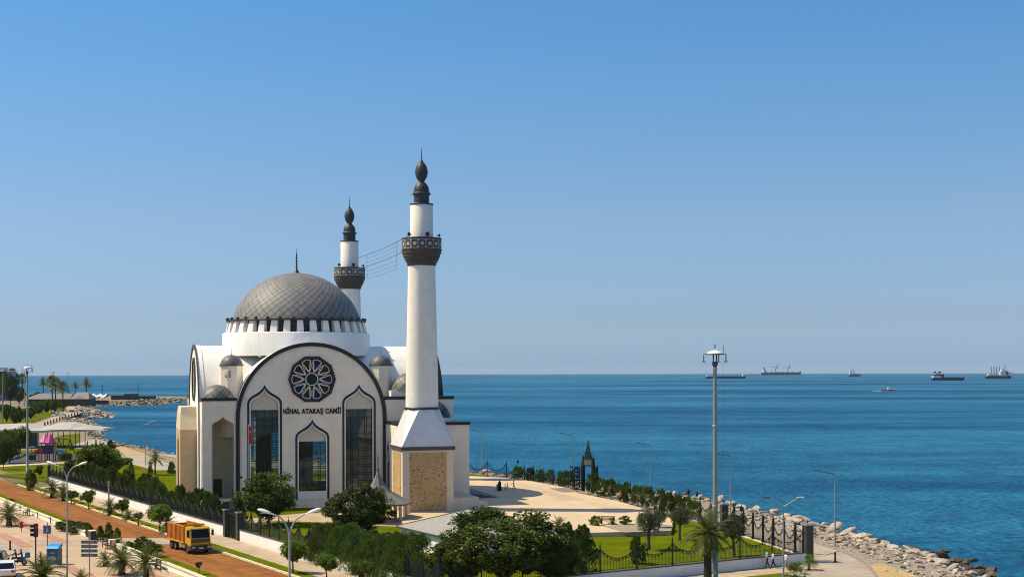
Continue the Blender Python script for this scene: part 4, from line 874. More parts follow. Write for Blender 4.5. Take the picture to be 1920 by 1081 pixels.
# street trees between pavement and kerb
for x, y, w_, h, l in ((549, 1073, 58, 64, 'small round street tree behind the double armed lamp'), (612, 1085, 52, 50, 'small round street tree right of the double armed lamp'), (681, 1100, 52, 52, 'small round street tree at the bottom edge below the conifers'),
                       (299, 996, 54, 54, 'street tree right behind the orange tipper truck'), (166, 953, 30, 36, 'small street tree on the verge near the far end of the white wall'), (134, 943, 30, 26, 'low street tree right of the single lamp on the left'), (229, 968, 34, 34, 'street tree beside the grey pole on the verge')):
    grow(MID[int(x) % 3], 'street_tree', l, 'tree', x, y, w_, h, .05)
grow(OLV[0], 'street_tree', 'greyish olive shrub on the verge left of the truck', 'tree', 259, 984, 24, 27, .05)
growm(PALM[0], 'small_palm', 'bushy palm near the start of the kerb at far left', 'palm', 98, 932, 1.35, .05)
growm(PALM[1], 'small_palm', 'low drooping palm by the single street lamp', 'palm', 118, 938, 1.0, .05)
growm(PALM[0], 'small_palm', 'low palm on the verge left of the grey pole', 'palm', 206, 965, 1.0, .05)
growm(CYCAD, 'small_palm', 'tuft palm between the verge trees near the grey pole', 'palm', 240, 975, 1.2, .05)
growm(PALM[1], 'small_palm', 'slim young palm close to the rear of the truck', 'palm', 314, 997, .85, .05)
grow(BUSHD[1], 'street_tree', 'dark small tree at the turning loop beyond the kerb', 'tree', 57, 918, 24, 38, .05)
grow(BUSHD[0], 'shrub', 'tiny dark shrub on the median lawn at far left', 'shrub', 22, 940, 13, 6, .09)
grow(OLV[1], 'sapling', 'thin sapling on the median lawn in front of the truck', 'sapling', 373, 1076, 15, 26, .09)
# shrubs round the two median ends
for x, y, w_, h, k, l in ((122, 993, 44, 19, BUSHD[1], 'low spreading bush at the left of the clump on the median end'), (146, 998, 58, 21, BUSHD[0], 'low spreading bush in the middle of the clump on the median end'), (168, 1004, 24, 22, CON[0], 'spiky shrub beside the dark stone block'),
                          (188, 1013, 26, 28, CON[1], 'spiky shrub behind the dark stone block'), (204, 1012, 26, 34, CON[2], 'tallest spiky shrub of the median end'), (220, 1014, 22, 26, CON[0], 'spiky shrub at the right of the median end'), (219, 1026, 20, 12, BUSHD[1], 'low dark bush beside the crossing'),
                          (243, 1028, 24, 14, BUSH[0], 'low green bush left of the clipped round bushes'), (267, 1034, 38, 29, BUSHD[0], 'clipped round dark bush, the taller of the pair on the median'), (284, 1043, 44, 28, BUSHD[1], 'clipped round bush nearest the truck')):
    grow(k, 'shrub', l, 'shrub', x, y, w_, h, .09)
for x, y, s_, k, l in ((17, 985, 1.35, PALM[0], 'young date palm with a thick trunk on the paved square at far left'), (197, 1060, 1.25, CYCAD, 'low feathery palm bush beside the direction sign'), (228, 1077, 1.3, PALM[0], 'young date palm right of the low feathery palm bush'), (274, 1087, 1.25, PALM[1], 'young date palm nearest the low wall at the bottom edge')):
    growm(k, 'date_palm', l, 'palm', x, y, s_, .02)
growm(palm_kit(69, .7, .3, 2.1, 34, False, leafP, .8), 'date_palm', 'large spiky date palm in front of the blue collection box', 'palm', 78, 0, 1.15, .0, None, 121)
growm(CYCAD, 'small_palm', 'wilted grey palm tuft at the foot of the single street lamp', 'palm', 150, 0, 1.2, .0, None, 121)
growm(CYCAD, 'small_palm', 'grey tuft palm below the blue collection box', 'palm', 114, 0, 1.1, .0, None, 119)
# park on the far left
for x, y, w_, h, k, l in ((18, 868, 50, 66, BIG[0], 'dark broad tree left of the playground under the canopy'), (38, 850, 46, 52, MID[0], 'leafy tree in front of the white canopy'), (6, 880, 26, 60, BIG[1], 'dark tree at the left edge beside the playground'), (73, 897, 18, 26, MID[1], 'small tree with a bare stem on the park lawn'), (122, 872, 26, 26, MID[2], 'small tree at the right of the playground'),
                          (246, 893, 16, 28, CON[0], 'dark cone tree on the lawn left of the mosque portal'), (282, 891, 14, 26, CON[1], 'cone tree beside the short palm on the park lawn'), (322, 890, 22, 26, CON[2], 'dark cone tree next to the tan portal'), (238, 878, 26, 22, MID[0], 'pale bush tree at the corner of the park path'), (208, 846, 18, 22, BUSHD[0], 'dark bush at the shore end of the park path'),
                          (30, 800, 28, 40, BIG[2], 'round tree at the far lawn by the left mast'), (12, 792, 20, 36, BIG[0], 'dark tree by the far lawn at the left edge'), (20, 760, 30, 62, BIG[1], 'tall dark tree clump left of the restaurant'), (6, 755, 24, 64, BIG[2], 'tall dark tree below the apartment tower'), (36, 757, 26, 34, BIG[0], 'dark tree in front of the restaurant end'), (70, 757, 34, 22, BUSHD[1], 'low dark tree before the restaurant wall'), (135, 843, 11, 10, BUSHD[0], 'small round bush below the canopy posts'), (8, 782, 40, 26, MID[2], 'pale green bushes at the left of the far lawn'), (48, 790, 26, 26, MID[1], 'pale green tree right of the left mast')):
    grow(k, 'park_tree', l, 'tree', x, y, w_, h, .0)
for i, (x, y, w_, h) in enumerate(((58, 787, 17, 25), (66, 783, 17, 25), (73, 779, 15, 24), (80, 777, 15, 24), (88, 776, 14, 25), (96, 776, 13, 26), (103, 774, 13, 24), (111, 773, 13, 24), (118, 771, 12, 22), (63, 774, 14, 22), (78, 769, 14, 20), (90, 766, 13, 20))):
    grow(MID[i % 3] if i % 2 else BIG[i % 3], 'avenue_tree', 'round clipped tree of the double row on the far lawn', 'tree', x, y, w_, h, 0, 'avenue trees on the far lawn', i)
for x, y, s_, k, l in ((291, 893, .72, TPALM[0], 'palm with a leaning crown near the shore left of the mosque'), (81, 736, 2.2, TPALM[0], 'broad palm behind the restaurant roof'), (98, 768, 1.9, TPALM[1], 'slim tall palm in front of the restaurant'), (104, 770, 1.8, TPALM[1], 'slim palm, right one of the pair in front of the restaurant'), (118, 772, 1.6, TPALM[1], 'slim palm at the right of the far lawn'), (141, 738, 1.6, TPALM[0], 'palm standing above the right end of the restaurant roof'), (162, 742, 2.2, TPALM[0], 'broad palm at the right gable of the restaurant'), (23, 745, 2.4, TPALM[1], 'tallest palm near the apartment tower'), (29, 745, 2.0, TPALM[1], 'second tall palm near the apartment tower'), (42, 750, 2.0, TPALM[1], 'thick palm left of the restaurant'), (116, 742, 1.5, TPALM[0], 'low palm crown over the middle of the restaurant roof')):
    growm(k, 'palm_tree', l, 'palm', x, y, s_*1.25)
# ---------------------------------------------------------------- street wall, iron fences and gates
wallw = M('white_street_wall', (.78, .74, .68), .8, .07, .7, .2, 8, col2=(.86, .82, .76))
def wall_run(a, b, h, th, label, name='boundary_wall', cap=True, mat=None, z0=-.3):
    a, b = V(a), V(b); d = b-a; t = T(name, label, 'wall', (a+b)/2*V((1, 1, 0)) if False else ((a.x+b.x)/2, (a.y+b.y)/2, 0), math.atan2(d.y, d.x)); l = d.length/2
    MB().box(-l, l, -th/2, th/2, z0, h).build('wall', mat or wallw, t)
    if cap: MB().box(-l, l, -th/2-.05, th/2+.05, h, h+.09).build('coping', greyd, t)
    return t
wall_run(Rd(-92.5, -.15), Rd(-34.3, -.15), 1.15, .3, 'long white street wall under the netted fence, left of its dark notch')
wall_run(Rd(-32.6, -.15), Rd(-4.6, -.15), 1.2, .3, 'white street wall between the dark notch and the iron gate')
wall_run(Rd(-34.3, -.55), Rd(-32.6, -.55), 1.1, .3, 'short set back piece of white wall by the grey pole', mat=wallw)
wall_run(Rd(.7, -.15), Rd(47.5, -.15), 1.2, .3, 'white street wall running from the iron gate to the bottom edge')
wall_run(Rd(47.7, -.05), (28.9, 134.9, 0), .95, .35, 'low rough wall under the green railing on the right', mat=wallw)
wall_run((29.5, 136.2, 0), (25.4, 156.5, 0), .42, .3, 'cream kerb wall under the black sea fence by the promenade', cap=False, mat=kerbm)
def swag_panel(L_, h, sag, sp=.11, w_=.028, base=.12, mid=False):
    mb = MB(); n = int(L_/sp)
    def top(x): q = 2*x/L_-1; return h-sag*(1-q*q)
    for k in range(1, n):
        x = L_*k/n; mb.box(x-w_/2, x+w_/2, -w_/2, w_/2, base, top(x)+.05)
    mb.box(0, L_, -.03, .03, base, base+.05); mb.tube([(L_*k/10, 0, top(L_*k/10)) for k in range(11)], .04, 4); mb.tube([(L_*k/10, 0, top(L_*k/10)-.22) for k in range(11)], .022, 4)
    for k in range(1, 10): mb.cbox((L_*k/10, 0, top(L_*k/10)-.11), (.12, .03, .12))
    return mb
def iron_post(h, r=.07, orn=True):
    mb = MB().box(-r, r, -r, r, 0, h).box(-r*1.5, r*1.5, -r*1.5, r*1.5, 0, .18).lathe([(r*1.6, h), (r*1.8, h+.06), (r*.8, h+.12), (r*1.3, h+.22), (r*1.5, h+.3), (r*.6, h+.40), (r*.5, h+.55), (.01, h+.75)], 8)
    if orn:
        for s_ in (-1, 1): mb.tube([(s_*r, 0, h-.05), (s_*.20, 0, h-.10), (s_*.30, 0, h-.28), (s_*.18, 0, h-.36), (s_*.12, 0, h-.26)], .022, 4)
    return mb
def fence(pts, sp, h, sag, z, label, cat='fence', barsp=.13, w_=.022, mat=None, name='iron_fence', r=.052, net=None):
    mat = mat or iron; a, b = V(pts[0]), V(pts[1]); d = b-a; n = max(1, round(d.length/sp)); L_ = d.length/n
    t = T(name, label, cat, (a.x, a.y, z), math.atan2(d.y, d.x)); pm = swag_panel(L_, h, sag, barsp, w_).mesh('panel', mat); po = iron_post(h, r).mesh('post', mat)
    for k in range(n): inst(pm, 'panel', t, (k*L_, 0, 0))
    for k in range(n+1): inst(po, 'post', t, (k*L_, 0, 0))
    if net:
        nm = MB(); q = 10
        for k in range(n):
            for i in range(q):
                f = lambda x: h-sag*(1-(2*x/L_-1)**2); x0, x1 = L_*i/q, L_*(i+1)/q
                nm.add([(k*L_+x0, .04, .1), (k*L_+x1, .04, .1), (k*L_+x1, .04, f(x1)), (k*L_+x0, .04, f(x0))], [(0, 1, 2, 3)])
        nm.build('shade_net', net, t)
    return t
def net_mat():
    m = bpy.data.materials.new('shade_net'); m.use_nodes = True; n = m.node_tree; b = n.nodes['Principled BSDF']; b.inputs['Base Color'].default_value = (.016, .030, .022, 1); b.inputs['Roughness'].default_value = .9
    tr = n.nodes.new('ShaderNodeBsdfTransparent'); mx = n.nodes.new('ShaderNodeMixShader'); mx.inputs[0].default_value = .36
    n.links.new(tr.outputs[0], mx.inputs[1]); n.links.new(b.outputs[0], mx.inputs[2]); n.links.new(mx.outputs[0], n.nodes['Material Output'].inputs[0]); return m
netm = net_mat()
fence((Rd(-92.5, -.15), Rd(-33.5, -.15)), 2.6, 1.8, .85, 1.25, 'dark swagged fence with green shade net along the far part of the street', net=netm)
fence((Rd(-32.5, -.15), Rd(-5, -.15)), 2.55, 1.85, .85, 1.28, 'dark swagged fence with shade net up to the iron gate', net=netm)
fence((Rd(1.2, -.15), Rd(47.4, -.15)), 2.7, 2.0, .95, 1.28, 'dark swagged iron fence running from the gate to the bottom edge', net=netm)
fence((Rd(47.8, -.05), (28.7, 134.8, 0)), 4.3, 2.05, .95, 1.03, 'open green iron railing with swags in front of the right lawn', barsp=.16, w_=.024)
fence(((29.4, 136.4, 0), (25.4, 156.3, 0)), 3.0, 2.5, 1.1, .42, 'black swagged fence along the promenade beside the right lawn', barsp=.16, w_=.022, r=.10)
fence(((26.4, 163, 0), (14.8, 204, 0)), 3.2, 2.2, 1.0, .3, 'dark fence behind the clipped shrubs on the sea side', barsp=.2, w_=.022)
fence(((11.2, 212, 0), (-1, 237.5, 0)), 3.4, 2.2, 1.0, .3, 'dark fence behind the clipped shrubs beyond the ornate gate', barsp=.2, w_=.022)
fence(((-1, 237.5, 0), (-18, 247, 0)), 4.2, 2.6, 1.2, .3, 'dark swagged fence by the sea, right of the mosque', barsp=.2, w_=.022)
def pillar(x, y, h, wd, label, mat=gran, rz=RA, name='gate_pillar'):
    t = T(name, label, 'pillar', (x, y, 0), rz); MB().box(-wd/2, wd/2, -wd/2, wd/2, -.1, h).build('shaft', mat, t); MB().box(-wd/2-.08, wd/2+.08, -wd/2-.08, wd/2+.08, h, h+.14).build('cap', grey, t)
    mb = MB().tube([(0, 0, h+.14), (0, 0, h+.55)], .05, 6)
    for a in range(4): c, s_ = math.cos(a*PI/2), math.sin(a*PI/2); mb.tube([(0, 0, h+.35), (c*.28, s_*.28, h+.5), (c*.30, s_*.30, h+.34)], .025, 4)
    mb.build('finial', iron, t); return t
p = Rd(-4.1, -.15); pillar(p.x, p.y, 3.0, .62, 'left granite pillar of the street gate')
p = Rd(.1, -.15); pillar(p.x, p.y, 3.05, .62, 'right granite pillar of the street gate, next to the white wall')
p = Rd(-93, -.15); pillar(p.x, p.y, 3.0, .5, 'dark pillar at the far left end of the netted fence')
pillar(29.3, 135.4, 3.6, .8, 'black pillar at the corner between railing and promenade', rz=R(20))
pillar(24.6, 158.6, 3.4, .8, 'dark stone pillar of the sea fence behind the olive trees', rz=R(10))
gt = T('iron_gate', 'closed black iron gate between two granite pillars', 'gate', Rd(-2, -.15, 0), RA)
for s_ in (-1, 1):
    mb = MB()
    for k in range(9): x = s_*(.1+k*.18); mb.box(x-.02, x+.02, -.02, .02, .1, 2.2+.5*math.sin(k/8*PI/2*1.0))
    for z in (.12, 1.1, 2.1): mb.box(min(s_*.08, s_*1.6), max(s_*.08, s_*1.6), -.03, .03, z, z+.08)
    for z in (.6, 1.6): mb.plate(deca(.3, 12, 0, s_*.8, z), [deca(.24, 12, 0, s_*.8, z)], .04, face_front(.0))
    mb.build('gate_leaf', iron, gt)
# ornate gate of the plaza
og = T('ornate_gate', 'tall ornate dark green iron gate with open leaves at the plaza edge', 'gate', P(1103, 921, .5), R(118), scale=(1.25, 1.25, 1.0))
def leaf(w_, h):
    mb = MB().box(0, .1, -.05, .05, 0, h).box(w_-.1, w_, -.05, .05, 0, h+.2).box(.1, w_-.1, -.03, .03, .1, .25).box(.1, w_-.1, -.03, .03, h*.42, h*.42+.1).box(.1, w_-.1, -.03, .03, h-.1, h)
    for k in range(1, 9): x = .1+(w_-.2)*k/9; mb.box(x-.03, x+.03, -.03, .03, .2, h-.05)
    mb.plate([(w_*.5+.42*w_*math.cos(a)*1, h*.70+.8*math.sin(a)) for a in [PI*k/10 for k in range(11)]]+[(w_*.5+.36*w_*math.cos(a), h*.70+.66*math.sin(a)) for a in [PI*(10-k)/10 for k in range(11)]], [], .04, face_front(.02))
    for z in (.7, 1.3, 1.9, 2.6, 3.2): mb.plate(deca(.42, 12, 0, w_/2, z), [deca(.27, 12, 0, w_/2, z)], .06, face_front(.02))
    return mb
for x in (-1.15, 1.15): MB().box(x-.16, x+.16, -.16, .16, 0, 4.6).lathe([(.2, 4.6), (.24, 4.75), (.12, 4.9), (.16, 5.1), (.05, 5.4), (.01, 5.6)], 8, (x, 0, 0)).build('gate_post', iron, og)
for x, a in ((-1.15, -53), (1.15, 67)): o = leaf(1.6, 3.7).build('gate_leaf', iron, og, (x, 0, .05)); o.rotation_euler = (0, 0, R(a))
mb = MB().box(-1.3, 1.3, -.12, .12, 3.9, 4.05).box(-1.3, 1.3, -.14, .14, 4.95, 5.1); mb.build('crossbeam', iron, og)
MB().box(-.95, .95, -.08, .08, 4.1, 4.9).build('name_board', M('green_board', (.06, .10, .08), .6, .1), og)
mb = MB()
for x, h in ((-.75, .45), (-.5, .55), (-.25, .6), (0, .65), (.25, .6), (.5, .55), (.75, .45)): mb.box(x-.05, x+.05, -.04, .04, 5.1, 5.1+h)
mb.box(-.85, .85, -.05, .05, 5.62, 5.7)
mb.plate([(-.75, 5.7), (.75, 5.7), (.5, 6.1), (.42, 6.5), (.30, 6.8), (.15, 7.0), (.08, 7.4), (0, 7.9), (-.08, 7.4), (-.15, 7.0), (-.30, 6.8), (-.42, 6.5), (-.5, 6.1)], [deca(.16, 12, 0, 0, 6.25), deca(.1, 10, 0, 0, 6.68), deca(.10, 8, 0, .30, 5.95), deca(.10, 8, 0, -.30, 5.95), deca(.06, 8, 0, 0, 6.98)], .1, face_front(.05))
crest_m = mb.mesh('crest', iron); inst(crest_m, 'crest', og)
for s_ in (-1, 1): MB().plate([(s_*x_, z_) for x_, z_ in ((1.3, 3.7), (1.75, 3.75), (1.6, 4.1), (1.42, 4.4), (1.3, 4.9))], [], .08, face_front(.04)).build('side_scroll', iron, og)
for x in (-1.45, 1.45): MB().box(x-.11, x+.11, -.11, .11, 0, 2.9).lathe([(.15, 2.9), (.18, 3.0), (.08, 3.1), (.10, 3.25), (.03, 3.5), (.01, 3.6)], 8, (x, 0, 0)).build('gate_post', iron, gt)
MB().box(-1.5, 1.5, -.09, .09, 2.75, 2.9).build('crossbeam', iron, gt); inst(crest_m, 'crest', gt, (0, 0, -2.2))
mb = MB().tube([(1.3, 0, 2.8), (1.8, 0, 3.1), (2.4, 0, 2.9), (2.55, 0, 2.5)], .05, 5).lathe([(.03, 2.5), (.22, 2.4), (.26, 2.1), (.12, 1.85), (.02, 1.8)], 8, (2.55, 0, 0)); mb.build('bracket_lantern', iron, og)
# small lantern posts along the sea fence
lp = MB().tube([(0, 0, 0), (0, 0, 2.6)], .05, 6).lathe([(.05, 2.6), (.16, 2.7), (.2, 3.0), (.10, 3.15), (.02, 3.35)], 8).mesh('lantern_post', iron)
for x, y in ((971, 896), (1291, 963), (1390, 1000), (1307, 968)):
    tag(inst(lp, 'lantern_post', None, P(x, y, .3)), 'slim dark lantern post among the clipped shrubs by the sea fence', 'lamp post', 'lantern posts by the sea fence')
# ---------------------------------------------------------------- masts and street lamps
def mast(px, D, h, label, sc=1.0):
    x = (px-960)/F*D; t = T('light_mast', label, 'lamp mast', (x, D, 0), 0, 'high light masts'); q = sc
    MB().lathe([(.30*q, 0), (.30*q, .5), (.24*q, .55), (.225*q, 6), (.165*q, h-2)], 12).build('pole', pole_m, t)
    for z in (h*.33, h*.66): MB().lathe([(.25*q, z), (.25*q, z+.12), (.2*q, z+.13)], 12).build('joint_ring', pole_m, t)
    MB().lathe([(.16*q, h-2.0), (.26*q, h-1.8), (.26*q, h-1.6), (.17*q, h-1.55)], 12).build('collar', greyd, t)
    mb = MB()
    for k in range(4): a = PI/4+k*PI/2; mb.tube([(.2*q*math.cos(a), .2*q*math.sin(a), h-1.6), (.2*q*math.cos(a), .2*q*math.sin(a), h-.85)], .04, 5)
    mb.build('hoist_frame', greyd, t)
    MB().lathe([(.74*q, h-.85), (.68*q, h-.76), (.36*q, h-.60), (.01, h-.53)], 20).lathe([(.01, h-.86), (.74*q, h-.86)], 20).build('canopy', whitep, t)
    MB().lathe([(.70*q, h-.95), (.75*q, h-.95), (.75*q, h-.87), (.70*q, h-.87)], 16).build('ring', greyd, t)
    for k in range(3):
        a = R((180, 4, 62)[k]); c, s_ = math.cos(a), math.sin(a)
        MB().tube([(.7*q*c, .7*q*s_, h-.88), (.98*q*c, .98*q*s_, h-.86), (.98*q*c, .98*q*s_, h-1.5)], .05, 5).cbox((.98*q*c, .98*q*s_, h-1.55), (.30, .24, .08), a).build('floodlight', greyd, t)
    MB().tube([(0, 0, h-.4), (0, 0, h-.05)], .05, 5).build('rod', greyd, t)
    MB().tube([(.78*q, 0, h-.8), (.78*q, 0, h-.05)], .025, 4).build('lightning_rod', greyd, t)
    c = MB()
    for x_ in (-.78, .74): c.tube([(x_*q, 0, h-.9), (x_*q*.98, 0, h*.45)], .008, 3)
    c.build('hoist_cable', wire, t); return t
mast(1340.5, 120, 21.3, 'tall grey light mast in the foreground on the right, reaching above the horizon')
mast(51, 258, 20.6, 'tall grey light mast behind the playground, nearer of the masts on the left')
def fmast(px, py, top, label):
    p = P(px, py); h = (CAMZ-(top-EY-2.3)/F*p.y); t = T('light_mast', label, 'lamp mast', p, 0, 'far slim masts'); MB().lathe([(.22, 0), (.12, h)], 8).build('pole', pole_m, t); MB().lathe([(.9, h), (.5, h+.25), (.01, h+.3)], 12).build('canopy', grey, t)
    for s_ in (-1, 1): MB().tube([(0, 0, h), (s_*1.1, 0, h), (s_*1.1, 0, h-.7)], .06, 4).build('floodlight', greyd, t)
fmast(46, 762, 695, 'far mast just left of the nearer left mast'); fmast(98, 758, 697, 'far slim mast, left one of the close pair'); fmast(101, 757, 696, 'far slim mast, right one of the close pair'); fmast(127, 757, 698, 'far slim mast standing alone above the restaurant roof'); fmast(5, 815, 695, 'far mast at the left edge before the apartment tower')
def cobra(px, D, h, span, label, rz=0.0, arms=(-1, 1), name='street_lamp'):
    t = T(name, label, 'street lamp', ((px-960)/F*D, D, 0), rz); MB().tube([(0, 0, 0), (0, 0, 1.2), (0, 0, h-1.65)], [.11, .085, .062], 10).build('pole', grey, t)
    for s_ in arms:
        a = [(0, 0, h-1.75)]+[(s_*span*.62*(1-math.cos(q)), 0, h-1.65+1.45*math.sin(q)) for q in [R(8+74*k/8) for k in range(9)]]
        o = MB().tube(a, [.055]*5+[.045]*5, 8).build('arm', grey, t); e = V(a[-1]); d = V((s_*math.cos(R(18)), 0, math.sin(R(18)))); hd = MB(); n_ = 9
        for i, (q, r) in enumerate(((-.05, .05), (.12, .07), (.22, .12), (.45, .16), (.8, .17), (1.02, .11), (1.1, .02))): pass
        pr = [(-.05, .05), (.15, .07), (.22, .12), (.45, .17), (.8, .18), (1.0, .12), (1.1, .015)]; up = V((-d.z*s_, 0, abs(d.x))); vs = []
        for q, r in pr:
            c = e+d*q*.9
            for k in range(10): an = 2*PI*k/10; z_ = math.sin(an); vs.append(c+V((0, 1, 0))*math.cos(an)*r+up*(z_*r*(.75 if z_ > 0 else .35)))
        hd.add(vs, [(i*10+k, i*10+(k+1) % 10, (i+1)*10+(k+1) % 10, (i+1)*10+k) for i in range(len(pr)-1) for k in range(10)], 0, True)
        l = hd.build('lamp_head', whitep, t); MB().cbox(e+d*.5-up*.068, (.5, .22, .03)).build('lens', M('lamp_lens', (.45, .47, .48), .2), l)
    return t
cobra(542, 80, 10.85, 1.75, 'street lamp with two curved arms at the bottom centre', R(4))
cobra(125, 121, 10.95, 1.95, 'street lamp with two curved arms rising over the paved square on the left', R(-12))
def thin_lamp(px, D, h, label, sides=(-1,), wd=1.75, rz=0.0, mat=grey):
    t = T('promenade_lamp', label, 'street lamp', ((px-960)/F*D, D, 0), rz); MB().tube([(0, 0, 0), (0, 0, h*.5), (0, 0, h)], [.09, .07, .05], 8).build('pole', mat, t)
    for s_ in sides:
        z = (h, h+.32) if len(sides) == 1 else (h-.05, h+.65)
        o = MB().tube([(0, 0, z[0]), (s_*wd, 0, z[1])], [.05, .035], 6).build('arm', mat if len(sides) > 1 else greyd, t); MB().cbox((s_*(wd+.22), 0, z[1]+.06), (.6, .22, .08)).build('lamp_head', whitep if s_ > 0 else greyd, t)
thin_lamp(1565, 147, 7.8, 'thin single armed lamp on the gravel, nearest of the sea front lamps')
thin_lamp(1369, 178, 7.8, 'thin single armed lamp seen just right of the tall foreground mast')
thin_lamp(1219, 204, 7.8, 'thin single armed lamp right of the ornate gate'); thin_lamp(1073, 236, 7.8, 'thin single armed lamp left of the ornate gate'); thin_lamp(903, 251, 7.8, 'thin single armed lamp next to the mosque porch')
thin_lamp(207, 340, 7.2, 'thin single armed lamp left on the bay shore'); thin_lamp(272, 277, 8.3, 'thin lamp with two spread arms on the bay path', (-1, 1), 1.5); thin_lamp(1468, 112, 7.85, 'white lamp with two spread arms in front of the green railing', (-1, 1), 1.2, 0, grey)
tag(MB().tube([(0, 0, 0), (0, 0, 3.3)], .12, 8).lathe([(.16, 3.3), (.16, 3.4), (.02, 3.42)], 8).build('pole', grey, None, P(204, 947, 0)), 'short grey pole standing before the white wall near the notch', 'pole')
fg = T('flag', 'red flag hanging from a tall pole left of the arched window', 'flag', (M1w(-6.0-3.0, -HL-3.4).x, M1w(-9.0, -HL-3.4).y, .2), TH)
MB().tube([(0, 0, 0), (0, 0, 11.6)], [.07, .04], 8).lathe([(.09, 11.6), (.09, 11.72), (.01, 11.75)], 8).build('flagpole', grey, fg)
fl = MB()
for k in range(8):
    for j in range(3): fl.v.append((.05+.22*j+.03*math.sin(k), .10*math.sin(k*1.3+j*1.8), 11.4-k*.33+.1*j))
for k in range(7):
    for j in range(2): fl.f.append([k*3+j, k*3+j+1, (k+1)*3+j+1, (k+1)*3+j]); fl.m.append(0); fl.s.append(True)
fo = fl.build('cloth', red, fg); MB().plate(deca(.12, 12, 0, .22, 10.75), [deca(.085, 10, 0, .26, 10.75)], .02, face_front(-.12)).build('crescent', whitep, fo)
# ---------------------------------------------------------------- pavilion and the low building
pv = T('pavilion', 'open garden pavilion with a pointed grey roof and a tall finial', 'pavilion', (-16.7, 169.8, .3), R(12))
sl = bricks(M('slate_roof', (.13, .125, .12), .7, .15, 1.5, col2=(.20, .19, .18)), (.13, .125, .12), .9, .35, .02, .8)
MB().lathe([(4.35, 2.28), (4.4, 2.42), (3.0, 3.05), (1.7, 3.75), (.95, 4.5), (.45, 5.4), (.16, 6.2), (.06, 6.5)], 8, smooth=False).build('roof', sl, pv)
MB().lathe([(4.1, 2.2), (4.38, 2.26), (4.38, 2.36), (4.1, 2.34), (1, 2.6)], 8, smooth=False).build('eave', greyd, pv)
finial(MB(), (0, 0, 6.4), 2.2, .22).build('finial', leadp, pv); MB().lathe([(4.3, -.1), (4.3, .12), (.1, .13)], 8, smooth=False).build('floor', plazam, pv)
for k in range(8): a = PI/8*0+2*PI*k/8; MB().cbox((3.5*math.cos(a), 3.5*math.sin(a), 1.2), (.3, .3, 2.2), a).build('post', tanl, pv)
MB().lathe([(.9, .1), (.9, 1.0), (.6, 1.05), (.55, 2.2)], 8, smooth=False).build('basin', stone, pv)
ez = 2.45; Lc, Fc, Rc = P(743, 985, ez), P(884, 1017, ez), P(1072, 1002, ez); Bc = Lc+(Rc-Fc)
hb = T('low_building', 'low white building with a broad grey hipped slate roof', 'building', ((Lc.x+Rc.x)/2, (Lc.y+Rc.y)/2, 0), 0); o_ = V(hb.location)
cs = [c-o_ for c in (Lc, Fc, Rc, Bc)]; ctr = sum(cs, V())/4
def inn(c, k): q = ctr+(c-ctr)*k; return V((q.x, q.y, c.z))
wb = MB(); n4 = [inn(c, .94) for c in cs]; wb.prism([(c.x, c.y) for c in n4], -.2, 2.3); wb.build('wall', white, hb)
ax = (cs[1]-cs[0]); m0 = (cs[0]+cs[3])/2; m1 = (cs[1]+cs[2])/2; axn = (m1-m0).normalized(); hw = (cs[3]-cs[0]).length/2
r0 = m0+axn*hw*.95; r1 = m1-axn*hw*.95; r0.z = r1.z = 4.35
rf = MB(); vs = [c.copy() for c in cs]+[r0, r1]; rf.add(vs, [(0, 1, 5, 4), (1, 2, 5), (2, 3, 4, 5), (3, 0, 4)]); rf.add([c-V((0, 0, .02)) for c in cs], [(3, 2, 1, 0)])
sl2 = M('slate_tiles', (.27, .255, .235), .75, .12, 1.2, col2=(.34, .325, .30)); bricks(sl2, (.16, .15, .14), 1.4, .42, .02, .8, (0, 0, -math.atan2(ax.y, ax.x)-PI/2*0))
rf.build('roof', sl2, hb)
ev = MB()
for i in range(4): a, b = cs[i], cs[(i+1) % 4]; ev.tube([a-V((0, 0, .07)), b-V((0, 0, .07))], .09, 4)
for a, b in ((cs[0], r0), (cs[3], r0), (cs[1], r1), (cs[2], r1), (r0, r1)): ev.tube([a+V((0, 0, .02)), b+V((0, 0, .02))], .06, 4)
ev.build('eave', greyd, hb)
# ---------------------------------------------------------------- benches, signs, bins, bollards
def bench(loc, rz, label, mat=None, group='benches along the low wall'):
    mat = mat or M('dark_bench_wood', (.06, .038, .028), .6, .2, 5); t = T('park_bench', label, 'bench', loc, rz, group); mb = MB()
    for k in range(3): mb.box(-.85, .85, -.24+k*.16, -.11+k*.16, .42, .46)
    mb.build('seat', mat, t); mb = MB()
    for k in range(3): mb.box(-.85, .85, .28+k*.03, .32+k*.03, .52+k*.15, .63+k*.15)
    mb.build('backrest', mat, t)
    for x in (-.7, .7): MB().box(x-.04, x+.04, -.24, .36, .36, .42).box(x-.04, x+.04, -.24, -.18, 0, .36).box(x-.04, x+.04, .28, .36, 0, .9).box(x-.04, x+.04, -.24, .3, .60, .65).box(x-.04, x+.04, -.24, -.18, .46, .6).build('leg', black, t)
    return t
for i, s in enumerate((-40.2, -18.6, -.4, 17.4)):
    bench(Rd(s, 14.6, .03), RA, ('dark bench by the low wall behind the traffic light', 'dark bench by the low wall right of the single lamp', 'dark bench at the near end of the gap in the low wall', 'dark bench by the low wall at the bottom edge, beyond the young palms')[i])
bench(P(1139, 982, .82), R(-10), 'pale brown bench between two bushes on the plaza bed', M('pale_wood', (.34, .24, .15), .7, .2, 5), 'plaza benches')
bench(P(1111, 924, .8)+V((1.0, -1.2, 0)), R(-70), 'pale bench at the foot of the ornate gate', MATS['pale_wood'], 'plaza benches'); bench(P(1156, 936, .8), R(-65), 'pale bench in front of the clipped shrubs', MATS['pale_wood'], 'plaza benches')
